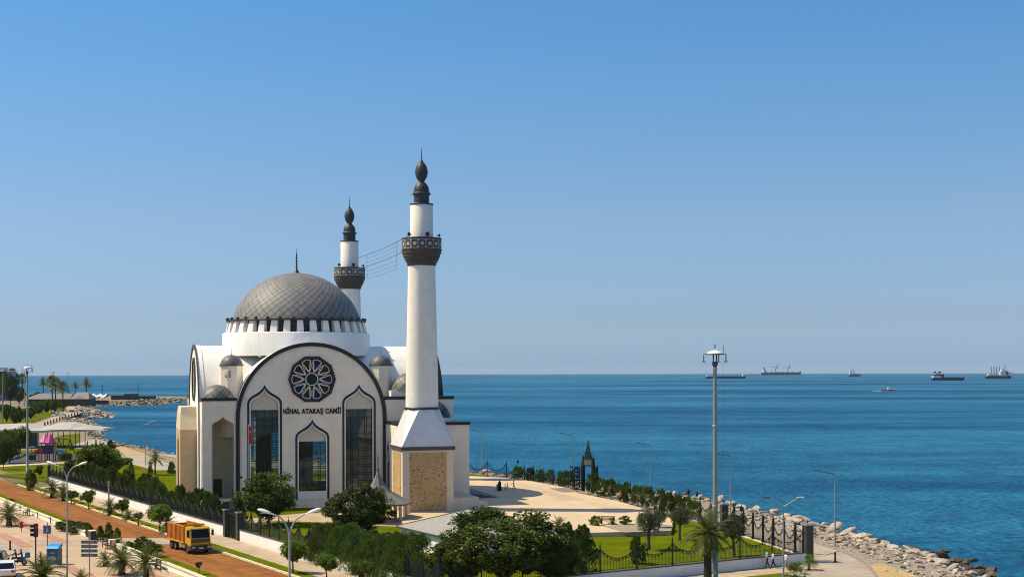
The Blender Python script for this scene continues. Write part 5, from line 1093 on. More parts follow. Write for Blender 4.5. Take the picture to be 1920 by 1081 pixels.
for i, s in enumerate((-47, -36.2, -29, -23.5, 5, 11)):
    mb = MB().box(-.03, .03, -.12, .0, .0, .72).box(-.03, .03, -.34, .0, .70, .76)
    tag(mb.build('wall_bracket', greyd, None, Rd(s, 13.92, .02), RA), 'little hooked metal bracket on the inner side of the low cream wall', 'bracket', 'metal brackets along the low wall')
bl = MB().lathe([(.16, 0), (.16, .08), (.10, .14), (.085, .75), (.12, .80), (.12, .88), (.06, .95), (.01, 1.08)], 12).mesh('bollard', black)
for p, l in ((P(19, 1030, .03), 'black pointed bollard at the street corner behind the scooter'), (P(1566, 1053, .02), 'black bollard at the end of the chain across the promenade')):
    o = inst(bl, 'bollard', None, p); tag(o, l, 'bollard')
tag(MB().tube([V((29.75, 135.0, .85)), V((31.3, 136.2, .55)), V((33.1, 138.6, .62))], .03, 5).build('chain', black), 'black chain from the corner pillar to the bollard', 'chain')
lb_ = T('litter_bin', 'small red litter bin on a post beside the young palm', 'bin', P(40, 996, .02), .5); MB().tube([(0, 0, 0), (0, 0, .6)], .05, 6).build('post', red, lb_); MB().lathe([(.20, .45), (.24, 1.15), (.24, 1.2), (.2, 1.2)], 10).build('bucket', M('red_bin', (.42, .015, .05), .5, .1), lb_)
lb2 = T('litter_bin', 'slim dark red post bin near the young palms by the low wall', 'bin', P(236, 1070, .02), .2); MB().tube([(0, 0, 0), (0, 0, .9)], .04, 6).build('post', red, lb2); MB().lathe([(.14, .55), (.16, 1.0), (.12, 1.0)], 8).build('bucket', red, lb2)
tl = T('traffic_light', 'dark traffic light on a black pole showing its side, beside the paved square', 'traffic light', P(67, 1063, .02), R(20))
MB().tube([(0, 0, 0), (0, 0, 3.1)], .07, 8).build('pole', black, tl); MB().cbox((.02, 0, 3.0+.62), (.42, .36, 1.3)).build('housing', M('signal_housing', (.035, .015, .035), .4), tl)
for z in (3.2, 3.62, 4.04): MB().tube([(-.18, 0, z), (-.5, 0, z+.02)], [.15, .16], 10, cap=False).build('visor', black, tl)
MB().cbox((.08, -.19, 3.95), (.26, .03, .3)).build('lens', M('red_lens', (.30, .01, .06), .3), tl)
sg = T('crossing_sign', 'square grey blue sign with a walking figure on a dark post', 'sign', P(89, 1042, .02), R(-4))
MB().tube([(0, 0, 0), (0, 0, 3.5)], .045, 8).build('post', greyd, sg); o = MB().box(-.42, .42, -.07, -.045, 2.35, 3.2).build('plate', M('sign_grey', (.16, .18, .20), .4, .1), sg); MB().box(-.34, .34, -.078, -.071, 2.43, 3.12).build('panel', M('sign_blue', (.055, .12, .20), .4, .1), o)
MB().plate([(-.16, 2.52), (.16, 2.52), (.02, 2.98), (-.02, 2.98)], [], .008, face_front(-.079)).plate(deca(.06, 10, 0, .02, 3.03), [], .008, face_front(-.079)).build('symbol', M('sign_pale', (.30, .40, .42), .4), o)
ds = T('direction_sign', 'grey signpost with four stacked arrow boards', 'sign', ((167-960)/F*125, 125, 0), R(-3)); MB().tube([(0, 0, 0), (0, 0, 3.7)], .06, 8).build('post', grey, ds)
for k in range(4):
    z = 3.45-k*.40; o = MB().plate([(-.75, z-.15), (.72, z-.15), (.82, z-.08), (.82, z+.08), (.72, z+.15), (-.75, z+.15)], [], .05, face_front(-.06)).build('board', M('board_pale', (.42, .42, .40), .5), ds)
    MB().box(-.70, .70, -.118, -.111, z-.105, z+.105).build('face', M('board_grey', (.10, .10, .095), .5, .2), o)
    g = MB(); x = -.55; rg = random.Random(k)
    while x < .45: l = rg.uniform(.04, .11); g.box(x, x+l, -.124, -.119, z-.04, z+.04); x += l+.025
    g.build('lettering', M('board_letter', (.30, .30, .28), .5), o)
bx_ = T('collection_box', 'tall blue collection box with a bright sloping lid behind the big palm', 'container', P(102, 1057, .02), R(-6))
MB().box(-.58, .58, -.5, .5, 0, 1.62).build('body', M('box_blue', (.012, .085, .16), .45, .25, 2), bx_); lid = MB().add([(-.64, -.56, 1.62), (.64, -.56, 1.62), (.64, .56, 1.75), (-.64, .56, 1.75), (-.60, -.3, 1.82), (.60, -.3, 1.82), (.60, .5, 2.0), (-.60, .5, 2.0)], [(3, 2, 1, 0), (4, 5, 6, 7), (0, 1, 5, 4), (1, 2, 6, 5), (2, 3, 7, 6), (3, 0, 4, 7)])
lid.build('lid', M('lid_blue', (.01, .30, .62), .4, .05), bx_)
pc = MB(); pc.plate([(-.34, .5), (.40, .48), (.42, .72), (.1, .92), (-.1, .84), (-.42, .78)], [], .01, face_front(-.502)); pc.plate([(-.2, 1.12), (.35, 1.15), (.2, 1.28), (-.1, 1.25)], [], .01, face_front(-.502)); pc.build('picture', M('box_picture', (.34, .32, .28), .5, .3, 4), bx_)
for x, y, w_, h, l, m in ((173, 1011, .55, 1.0, 'dark stone block at the end of the median beside the spiky shrubs', gran), (210, 1028, .35, .95, 'pale stone gateway block at the start of the near low wall', tanl)):
    p = P(x, y, 0); t = T('stone_block', l, 'stone block', p, RA); MB().box(-w_, w_, -.3, .3, 0, h).build('body', m, t); MB().box(-w_-.04, w_+.04, -.34, .34, h, h+.08).build('cap', tanl, t)
# tv loudspeaker clutter of the mosque yard: plaque by the left porch
tag(MB().box(-.28, .28, -.04, .04, -.12, .12).build('plaque', black, None, M1w(-9.75, -HL-.06)+V((0, 0, 4.7)), TH), 'small black plaque on the wall left of the arched window', 'plaque')
# ---------------------------------------------------------------- ships
def ship(px, py, length, beam, hh, label, hullc, mk, rz=0.0, deckc=(.16, .10, .09), boot=(.10, .02, .02), name='cargo_ship', cat='ship', wk=None):
    y_ = ray(px, py)[1]; lo, hi = 200.0, 16000.0          # distance at which the curved sea is seen at that height
    f = lambda d: (CAMZ-sea_z(d))/d-y_
    for _ in range(60):
        m_ = (lo+hi)/2
        if f(m_) > 0: lo = m_
        else: hi = m_
    D = lo; t = T(name, label, cat, (ray(px, py)[0]*D, D, sea_z(D)), rz); L_ = length/2
    st = [(-1, .72, .9), (-.96, .9, 1), (-.8, 1, 1), (0, 1, 1), (.7, 1, 1.02), (.84, .82, 1.12), (.93, .5, 1.3), (1.0, .06, 1.48)]; hb = MB(); vs = []
    for q, b_, h_ in st:
        for s_ in (-1, 1): vs += [(q*L_*(.96 if q > .9 else 1), s_*b_*beam/2*.8, -1), (q*L_, s_*b_*beam/2, hh*h_)]
    for i in range(len(st)-1):
        a, b = i*4, (i+1)*4; hb.add([vs[a], vs[b], vs[b+1], vs[a+1]], [(0, 1, 2, 3)]); hb.add([vs[a+2], vs[b+2], vs[b+3], vs[a+3]], [(3, 2, 1, 0)]); hb.add([vs[a+1], vs[b+1], vs[b+3], vs[a+3]], [(0, 1, 2, 3)], 1)
    hb.add([vs[0], vs[1], vs[3], vs[2]], [(0, 1, 2, 3)])
    hm = M('hull_%s' % '_'.join(str(int(c*1000)) for c in hullc), hullc, .5, .1, .05); hb.build('hull', [hm, M('ship_deck_%d' % int(deckc[0]*1000), deckc, .7, .1, .1)], t)
    for nm, m, bxs in mk:
        mb = MB()
        for b in bxs:
            if len(b) == 6: mb.box(b[0]*L_, b[1]*L_, b[2]*beam/2, b[3]*beam/2, b[4], b[5])
            else: mb.tube([(b[0]*L_, 0, b[1]), (b[2]*L_, 0, b[3])], b[4], 5)
        mb.build(nm, m, t)
    return t
sw = M('ship_white', (.72, .72, .70), .5, .05); sgr = M('ship_grey', (.16, .20, .22), .5, .1); sr = M('ship_red', (.45, .06, .05), .5, .1); snv = M('ship_navy', (.012, .018, .08), .5, .1); cy = M('ship_hatch', (.45, .40, .42), .6, .1)
ship(1361, 709, 112, 18, 5.5, 'long low dark barge like ship partly hidden behind the tall mast', (.012, .022, .075), [('bridge', sw, [(.82, .97, -.7, .7, 6.5, 10), (.84, .92, -.5, .5, 10, 12.5)]), ('stern_house', sw, [(-.96, -.82, -.7, .7, 5.5, 9.5), (-.8, -.66, -.6, .6, 5.5, 8)]), ('mast', sgr, [(.88, 12, .88, 16, .4), (-.9, 9, -.9, 15, .4), (-.72, 8, -.72, 12, .4)]), ('rail', sgr, [(-.6, .8, -.95, -.9, 5.5, 6.4)])])
ship(1465, 702.6, 205, 30, 13, 'bulk carrier with two deck cranes, farthest out on the horizon', (.030, .028, .085), [('bridge', sw, [(-.92, -.78, -.8, .8, 12, 28), (-.78, -.72, -.6, .6, 12, 20)]), ('funnel', sgr, [(-.90, -.84, -.3, .3, 26, 40)]), ('hatch_cover', cy, [(-.6+.26*k, -.40+.26*k, -.7, .7, 12.5, 16) for k in range(5)]), ('crane', sgr, [(-.29, 14, -.29, 34, 1.6), (-.29, 32, -.20, 38, 2.4), (-.20, 36, -.20, 54, 2), (-.56, 41, -.2, 42, .9), (.33, 14, .33, 34, 1.6), (.33, 32, .42, 38, 2.4), (.42, 36, .42, 54, 2), (.05, 41, .42, 42, .9)]), ('mast', sgr, [(.93, 17, .93, 26, .5)])])
ship(1603, 704.8, 44, 10, 6.5, 'small dark blue coaster with tall white stern house', (.010, .035, .085), [('bridge', sw, [(-.92, -.55, -.7, .7, 6, 15), (-.9, -.62, -.6, .6, 15, 20), (-.45, -.25, -.6, .6, 6, 14)]), ('mast', M('ship_mast_red', (.20, .10, .10), .5), [(-.45, 14, -.5, 34, .7), (-.1, 8, -.3, 26, .6), (.15, 8, -.1, 22, .5)]), ('hatch_cover', sgr, [(-.05, .55, -.6, .6, 6, 8.5)])])
ship(1778, 712.6, 69, 13, 5.6, 'navy blue cargo ship with white bridge on the left', (.008, .010, .065), [('stern_house', sw, [(-.95, -.48, -.8, .8, 5, 9.6)]), ('bridge', snv, [(-.88, -.40, -.7, .7, 9.6, 12.6), (-.40, -.30, -.6, .6, 6, 13)]), ('upper_bridge', sw, [(-.80, -.5, -.6, .6, 12.6, 16.2), (-.36, -.30, -.5, .5, 13, 16)]), ('funnel', snv, [(-.86, -.76, -.4, .4, 15.5, 19), (-.58, -.46, -.4, .4, 15.5, 19)]), ('mast', sw, [(-.65, 16, -.65, 24, .25), (.84, 7, .84, 15, .3), (.86, 9, .78, 17, .2)]), ('hatch_coaming', snv, [(-.26, .72, -.7, .7, 5.4, 6.8)])], deckc=(.05, .05, .10))
ship(1872, 709.2, 66, 14, 6.5, 'bulk ship with row of dark crane masts and red and white superstructure', (.012, .014, .065), [('bridge', sw, [(.10, .50, -.8, .8, 6, 18), (.2, .45, -.6, .6, 18, 24)]), ('hatch_cover', M('ship_red_rail', (.50, .30, .26), .6), [(-.88, .1, -.8, .8, 6.5, 9)]), ('deck_cargo', sw, [(-.8, -.05, -.6, .6, 9, 12)]), ('crane', sgr, [(-.55, 12, -.55, 30, 1.1), (-.34, 12, -.34, 30, 1.1), (-.13, 12, -.13, 30, 1.1), (.08, 18, .08, 29, 1.0)]), ('mast', sgr, [(.52, 14, .50, 38, .8), (.50, 26, .44, 30, .5)]), ('funnel', sr, [(.50, .72, -.5, .5, 8, 19)]), ('stern_house', sw, [(.78, .96, -.7, .7, 7, 16)])], rz=0)
def small_boat(px, py, length, label, hullc=(.012, .02, .05), mast_=True, wake=True):
    t = ship(px, py, length, length*.28, length*.10, label, hullc, [('wheelhouse', sw, [(.05, .50, -.6, .6, length*.10, length*.24), (.08, .44, -.5, .5, length*.26, length*.31)])]+([('mast', sgr, [(-.3, length*.1, -.28, length*.42, length*.012), (.25, length*.3, .25, length*.46, length*.012), (-.7, length*.12, -.3, length*.36, length*.008)])] if mast_ else []), name='fishing_boat', cat='boat', deckc=(.45, .43, .40))
    if wake:
        mb = MB(); L_ = length/2; n = 10; w0 = []
        for k in range(n+1): q = k/n; wz = .12+.20*math.sin(k*2.1); w0.append(((L_*.9-length*1.5*q), length*(.14+.10*q)+.2*math.sin(k*3), .06+abs(wz)*.5*(1-q)))
        for k in range(n):
            (x0, y0, z0), (x1, y1, z1) = w0[k], w0[k+1]
            for s_ in (-1, 1): mb.add([(x0, s_*y0*.6, z0), (x1, s_*y1*.6, z1), (x1, s_*y1*1.1, .02), (x0, s_*y0*1.1, .02)], [(0, 1, 2, 3) if s_ < 0 else (3, 2, 1, 0)])
            mb.add([(x0, -y0*.6, z0), (x0, y0*.6, z0), (x1, y1*.6, z1), (x1, -y1*.6, z1)], [(0, 1, 2, 3)])
        mb.build('wake', M('foam', (.75, .80, .82), .8, .1), t)
    return t
small_boat(1664, 733, 15, 'small dark fishing boat with white wheelhouse and foaming wake', wake=True)
for x, y, l, lab in ((991, 713, 9, 'tiny motor boat far out right of the front minaret'), (970, 739, 7, 'tiny motor boat, the nearer of the two right of the minaret'), (298, 715, 12, 'tiny white boat far out left of the mosque'), (1407, 702.3, 40, 'distant white boat just right of the long low ship'), (1178, 703.5, 30, 'faint distant boat close under the horizon in the middle')): small_boat(x, y, l, lab, (.6, .6, .6), False, False)
# ---------------------------------------------------------------- restaurant, canopy and far buildings of the left shore
rs = T('restaurant', 'long low dark restaurant with a grey hipped roof at the far end of the bay', 'building', ((50-960)/F*755, 755, 0), 0); wr = 115*755/F
dw = M('restaurant_wall', (.075, .065, .055), .7, .2, .3); MB().box(0, wr, 0, 14, 0, 4.0).build('wall', dw, rs)
MB().add([(-1, -1.2, 4.0), (wr*.72, -1.2, 4.0), (wr*.72, 15, 4), (-1, 15, 4), (4, 7, 6.9), (wr*.72-1, 7, 6.9)], [(0, 1, 5, 4), (2, 3, 4, 5), (3, 0, 4), (1, 2, 5)]).build('roof', M('restaurant_roof', (.20, .185, .17), .8, .15, .4), rs)
MB().add([(wr*.72, -1.2, 4.0), (wr+1, -1.2, 4.0), (wr+1, 15, 4), (wr*.72, 15, 4), (wr*.72+1, 7, 7.6), (wr-2, 7, 7.6)], [(0, 1, 5, 4), (2, 3, 4, 5), (3, 0, 4), (1, 2, 5)]).build('roof', M('restaurant_roof_red', (.24, .20, .17), .8, .15, .4), rs)
MB().box(-1, wr+1, -1.25, -1.1, 3.6, 4.0).build('eave', black, rs); 
for k in range(9): MB().box(2+k*3.2, 4+k*3.2, -.06, .02, 1, 2.8).build('window', glassd, rs)
MB().add([(wr*.76, -1.3, 4.1), (wr*.98, -1.3, 4.1), (wr*.87, -1.3, 6.2)], [(0, 1, 2)]).build('gable_panel', white, rs)
um = T('parasol_tent', 'white scalloped tent roof beside the restaurant terrace', 'tent', ((182-960)/F*800, 800, 0)); mb = MB(); n = 24; Lp = 12.0
for k in range(n+1):
    x = -Lp/2+Lp*k/n; z = 4.6+1.0*abs(math.cos(PI*k/8)); mb.v += [(x, -4, z-.9), (x, 0, z+.5), (x, 4, z-.9)]
for k in range(n):
    for j in range(2): mb.f.append([k*3+j, k*3+3+j, k*3+4+j, k*3+1+j]); mb.m.append(0); mb.s.append(True)
mb.build('fabric', whitep, um)
for x in (-5.6, -2, 2, 5.6): MB().tube([(x, -3.6, 0), (x, -3.6, 4.2)], .1, 5).build('post', greyd, um)
MB().box(-6, 6, -2, 3, 0, 2.2).build('terrace_wall', dw, um)
pr_ = T('pier_building', 'long dark low shed on the breakwater', 'building', ((208-960)/F*925, 925, 0)); MB().box(0, 9, 0, 6, 0, 2.8).box(9, 17, 0, 6, 0, 3.8).box(17, 29, 0, 6, 0, 2.5).build('wall', M('shed_blue_grey', (.035, .045, .055), .7, .2, .2), pr_); MB().box(-.2, 8.8, -.4, 6.4, 2.8, 3.05).box(8.8, 17.2, -.4, 6.4, 3.8, 4.1).build('roof', M('shed_roof', (.14, .10, .09), .8, .2, .3), pr_)
for x, l, h in ((192, 'slim lamp on the breakwater near the parasol tent', 9.5), (221, 'dark double lamp on the breakwater shed', 8.0), (259, 'tall dark lamp towards the tip of the breakwater', 10.5)):
    tag(MB().tube([(0, 0, 0), (0, 0, h)], .14, 5).cbox((0, 0, h), (2.6, .5, .3)).build('breakwater_lamp', greyd, None, ((x-960)/F*900, 900, 0)), l, 'lamp post')
ap = T('apartment_tower', 'blue and lilac apartment tower with balconies at the far left edge', 'building', ((-12-960)/F*900, 900, 0)); wp = M('tower_lilac', (.34, .33, .46), .7, .1, .2)
MB().box(-9, 9, 0, 16, 0, 19.5).box(-4, 5, 4, 12, 19.5, 22).build('wall', wp, ap)
for k in range(6): o = MB().box(-9.4, 9.4, -.8, .02, 1.2+k*3.1, 2.2+k*3.1).build('balcony', M('balcony_blue', (.07, .07, .22), .6, .1), ap)
for k in range(6):
    for x in (-6.5, -2, 2.5, 6.8): MB().box(x-1.1, x+1.1, -.05, .03, 2.25+k*3.1, 3.9+k*3.1).build('window', glassd, ap)
MB().box(-9.6, 9.6, -.9, 16.4, 19.5, 19.9).build('roof', whitep, ap)
cn = T('canopy', 'long white awning roof on slim posts behind the playground', 'canopy', (0, 0, 0)); cv = M('awning_fabric', (.42, .40, .355), .8, .08, .3)
D0 = 345.0; mb = MB(); X = lambda px: (px-960)/F*D0
st = [(-40, 4.6, 5.6), (30, 4.6, 6.0), (52, 4.5, 6.1), (86, 4.35, 5.2), (110, 4.6, 6.2), (140, 4.7, 6.4), (165, 4.6, 5.6), (196, 4.55, 4.75)]
for px, za_, zb_ in st: mb.v += [(X(px), D0-5, za_), (X(px), D0+1, zb_), (X(px), D0+9, za_-.1)]
for k in range(len(st)-1):
    for j in range(2): mb.f.append([k*3+j, k*3+3+j, k*3+4+j, k*3+1+j]); mb.m.append(0); mb.s.append(False)
for k in range(len(st)-1): mb.add([(X(st[k][0]), D0-5, st[k][1]-.5), (X(st[k+1][0]), D0-5, st[k+1][1]-.5 if k < 6 else st[k+1][1]-.1), (X(st[k+1][0]), D0-5.002, st[k+1][1]), (X(st[k][0]), D0-5.002, st[k][1])], [(0, 1, 2, 3)])
mb.build('awning', cv, cn)
for px in (61, 72, 84, 100, 110, 120, 130, 142, 152, 160, 170): MB().tube([(X(px), D0-4.6, 0), (X(px), D0-4.6, 4.3)], .10, 6).build('post', greyd, cn)
MB().box(X(-40), X(50), D0-3, D0+8, 0, 4.0).build('back_wall', M('kiosk_wall', (.11, .10, .085), .8, .2, .4), cn)
# playground
pg_ = T('playground_tower', 'play tower with pink cone roofs, slides and wooden posts', 'playground', P(88, 863, .05), R(8)); pw = M('play_wood', (.16, .075, .035), .7, .2, 3); pk = M('play_pink', (.62, .03, .20), .45, .08); pkl = M('play_light_pink', (.70, .22, .36), .45, .08); rd = M('play_red', (.50, .05, .03), .45, .1); gn = M('play_green', (.03, .25, .08), .45, .1); bu = M('play_blue', (.01, .10, .50), .45, .1); cyn = M('play_cyan', (.02, .33, .62), .45, .1); gnd = M('play_dark_green', (.01, .09, .05), .5, .1)
for x, y, h, m in ((.7, 0, 3.9, pk), (-.55, .9, 4.0, pkl)):
    MB().lathe([(1.25, h-.1), (.02, h+2.0)], 8, (x, y, 0), smooth=False).build('cone_roof', m, pg_); MB().lathe([(1.42, h-.32), (1.45, h-.05), (1.2, h-.04)], 8, (x, y, 0), smooth=False).build('roof_rim', bu, pg_); MB().box(x-.9, x+.9, y-.9, y+.9, 1.5, 1.62).build('deck', pw, pg_)
for x in (-1.5, -.2, .2, 1.5):
    for y in (-.85, 1.6): MB().tube([(x, y, 0), (x, y, 3.8)], .10, 6).build('post', pw, pg_)
for x in (-3.8, -3.0, -2.2): MB().tube([(x, -.6, 0), (x, -.6, 2.5)], .10, 6).build('post', pw, pg_)
MB().box(-3.9, -2.0, -.7, .7, 1.2, 1.32).build('deck', pw, pg_); MB().lathe([(.95, 2.8), (.9, 2.95), (.05, 3.25)], 6, (-2.9, 0, 0), smooth=False).build('palm_roof', gnd, pg_)
def slide(a, b, m): mb = MB(); a, b = V(a), V(b); d = (b-a); s_ = V((-d.y, d.x, 0)).normalized()*.35; mb.add([a-s_, b-s_, b+s_, a+s_], [(0, 1, 2, 3)]); [mb.add([a+e, b+e, b+e+V((0, 0, .3)), a+e+V((0, 0, .3))], [(0, 1, 2, 3)]) for e in (s_, -s_)]; return mb.build('slide', m, pg_)
slide((-3.6, -.6, 1.5), (-5.8, -1.6, .35), gn); slide((-5.4, -1.2, .9), (-6.8, -1.9, .2), bu); slide((-.9, -.6, 2.3), (-3.0, -1.4, 1.4), rd); slide((1.6, -.3, 1.9), (3.2, -.9, .3), cyn)
MB().box(2.2, 3.6, -.5, .7, 1.7, 2.3).build('tube_end', cyn, pg_); MB().box(-.8, 1.4, -.92, -.80, 1.6, 3.3).build('side_panel', M('play_purple', (.05, .03, .14), .5, .2), pg_); MB().box(1.5, 2.0, -.9, .4, 1.6, 3.1).build('side_panel', M('play_yellow', (.55, .30, .03), .5, .1), pg_); MB().box(-3.8, -2.1, -.72, -.62, .2, 1.2).build('side_panel', gnd, pg_); MB().box(-1.9, -.9, -.9, -.8, 1.6, 2.6).build('side_panel', rd, pg_)
sw_ = T('swing_frame', 'dark wooden climbing A frame right of the play tower', 'playground frame', P(121, 850, .05), R(-6)); mb = MB()
for x in (-1.3, 1.3):
    for y in (-.9, .9): MB().tube([(x+y*.9, y, 0), (x, 0, 3.4)], .12, 6).build('leg', pw, sw_)
MB().tube([(-2.2, 0, 3.7), (1.8, 0, 3.3)], .14, 6).build('beam', pw, sw_); MB().box(-.5, .5, -.2, .2, .5, .6).tube([(-.4, 0, .6), (-.4, 0, 3.4)], .03, 4).tube([(.4, 0, .6), (.4, 0, 3.4)], .03, 4).build('swing_seat', black, sw_)
# ---------------------------------------------------------------- vehicles
def wheel_mesh(r, w_, hub=grey):
    mb = MB(); pr = [(r*.55, -w_/2), (r*.92, -w_/2), (r, -w_*.36), (r, w_*.36), (r*.92, w_/2), (r*.55, w_/2)]; vs = []; n = 20
    t = MB(); h = MB()
    for rr, x in pr: vs += [(x, rr*math.cos(2*PI*k/n), rr*math.sin(2*PI*k/n)) for k in range(n)]
    t.add(vs, [(i*n+k, i*n+(k+1) % n, (i+1)*n+(k+1) % n, (i+1)*n+k) for i in range(len(pr)-1) for k in range(n)], 0, True)
    for s_ in (-1, 1):
        c = [(s_*w_*.42, r*.56*math.cos(2*PI*k/n), r*.56*math.sin(2*PI*k/n)) for k in range(n)]; d = [(s_*w_*.30, r*.25*math.cos(2*PI*k/n), r*.25*math.sin(2*PI*k/n)) for k in range(n)]
        h.add(c+d+[(s_*w_*.34, 0, 0)], [(k, (k+1) % n, n+(k+1) % n, n+k) for k in range(n)]+[(n+k, n+(k+1) % n, 2*n) for k in range(n)])
    return t.mesh('tyre', black), h.mesh('rim', hub)
def put_wheel(par, x, y, r, wm):
    o = inst(wm[0], 'wheel', par, (x, y, r)); inst(wm[1], 'rim', o); return o
orange = stains(M('tipper_orange', (.62, .21, .014), .5, .15, 1.5), 1.3, .6, (1, 1, .4), 0, .45, .62); yel = stains(M('truck_yellow', (.60, .36, .02), .45, .08), 1.6, .5, (1, 1, .5), 0, .48, .64); dusty = M('dusty_tyre_grey', (.13, .105, .08), .9, .2, 4); sred = M('tipper_red', (.50, .035, .015), .5, .15, 2)
TRK = T('tipper_truck', 'orange tipper truck with a yellow cab driving on the dirt road', 'truck', Rd(6.2, 7.5, .03), RA-PI/2+R(3), scale=(.9, .9, .92))   # local +y is forward
MB().box(-.45, .45, -4.1, 3.2, .75, 1.05).build('chassis', black, TRK)
tb_ = MB(); y0, y1, zb, zt = -4.2, 1.35, 1.3, 2.95; hw = 1.25; th = .08
tb_.box(-hw, hw, y0, y1, zb-.12, zb); tb_.box(-hw, -hw+th, y0, y1, zb, zt); tb_.box(hw-th, hw, y0, y1, zb, zt); tb_.box(-hw+th, hw-th, y0, y0+th, zb, zt-.1); tb_.box(-hw+th, hw-th, y1-th, y1, zb, zt+.25)
tb_.box(-hw-.05, -hw+th+.03, y0, y1+.02, zt, zt+.12); tb_.box(hw-th-.03, hw+.05, y0, y1+.02, zt, zt+.12)
for k in range(13):
    for s_ in (-1, 1): y = y0+.15+k*.43; tb_.box(s_*(hw+.035)-.035, s_*(hw+.035)+.035, y-.06, y+.06, zb, zt)
tipper = tb_.build('tipper_body', orange, TRK); st_ = MB()
for s_ in (-1, 1): st_.add([(s_*(hw+.012), y0+.05, zb+.95), (s_*(hw+.012), y0+.05, zb+.15), (s_*(hw+.012), y0+3.3, zb+.05), (s_*(hw+.012), y0+3.3, zb+.25)], [(0, 1, 2, 3)])
st_.build('red_stripe', sred, tipper); MB().box(-hw+th, hw-th, y0+th, y1-th, zb, zb+.04).build('bed_floor', M('tipper_inside', (.10, .08, .07), .8, .2), tipper)
MB().box(-hw-.08, hw+.08, y0-.02, y1-.1, zb-.22, zb-.122).build('bed_rail', yel, tipper)
cab = MB(); prof = [(1.55, .75), (3.25, .75), (3.32, 1.25), (3.28, 1.75), (3.08, 2.85), (2.85, 3.0), (1.65, 3.0), (1.55, 2.9)]; n = len(prof)
vs = [(-1.2, y, z) for y, z in prof]+[(1.2, y, z) for y, z in prof]; cab.add(vs, [tuple(range(n)), tuple(range(2*n-1, n-1, -1))]+[(i, n+i, n+(i+1) % n, (i+1) % n) for i in range(n)]); cab_ = cab.build('cab', yel, TRK)
MB().add([(-1.08, 3.297, 1.80), (1.08, 3.297, 1.80), (1.02, 3.115, 2.74), (-1.02, 3.115, 2.74)], [(0, 1, 2, 3)]).build('windscreen', M('dark_windscreen', (.004, .005, .007), .25, 0, spec=.25), cab_)
for s_ in (-1, 1): q = s_*1.208; MB().add([(q, 2.05, 1.78), (q, 3.12, 1.78), (q, 2.98, 2.68), (q, 2.05, 2.68)], [(0, 1, 2, 3)]).build('side_window', glassd, cab_)
MB().box(-1.1, 1.1, 3.33, 3.37, 1.3, 1.68).build('grille', M('grille_brown', (.12, .075, .02), .5, .2, 6), cab_); MB().box(-.2, .2, 3.37, 3.39, 1.36, 1.62).build('badge_plate', greyd, cab_)
MB().box(-1.25, 1.25, 3.0, 3.5, .42, .98).build('bumper', M('bumper_dark', (.05, .042, .035), .6, .2, 3), TRK); MB().box(-.28, .28, 3.505, 3.52, .60, .74).build('number_plate', whitep, TRK)
for s_ in (-1, 1):
    MB().box(s_*.95-.2, s_*.95+.2, 3.5, 3.53, .68, .88).build('headlight', M('lamp_glass', (.55, .55, .52), .15), TRK)
    MB().tube([(s_*1.2, 3.1, 2.7), (s_*1.5, 3.2, 2.75), (s_*1.5, 3.2, 2.6)], .03, 5).box(s_*1.5-.13, s_*1.5+.13, 3.14, 3.24, 2.0, 2.65).build('mirror', black, TRK)
    fd = MB(); ar = [R(k*180/10) for k in range(11)]; 
    for k in range(10):
        a, b = ar[k], ar[k+1]; fd.add([(s_*.85, 2.25+.68*math.cos(a), .52+.68*math.sin(a)), (s_*1.3, 2.25+.68*math.cos(a), .52+.68*math.sin(a)), (s_*1.3, 2.25+.68*math.cos(b), .52+.68*math.sin(b)), (s_*.85, 2.25+.68*math.cos(b), .52+.68*math.sin(b))], [(0, 1, 2, 3)])
    fd.build('mudguard', yel, TRK); MB().box(s_*1.0-.18, s_*1.0+.18, .2, 1.3, .55, 1.0).build('fuel_tank', grey, TRK)
MB().box(-.5, .5, 2.1, 2.6, 3.0, 3.05).build('roof_hatch', black, cab_)
wm = wheel_mesh(.52, .32, dusty)
for s_ in (-1, 1):
    put_wheel(TRK, s_*1.05, 2.25, .52, wm)
    for y in (-1.9, -3.25): put_wheel(TRK, s_*.98, y, .52, wheel_mesh(.52, .56, dusty) if (s_ == -1 and y == -1.9) else wm)
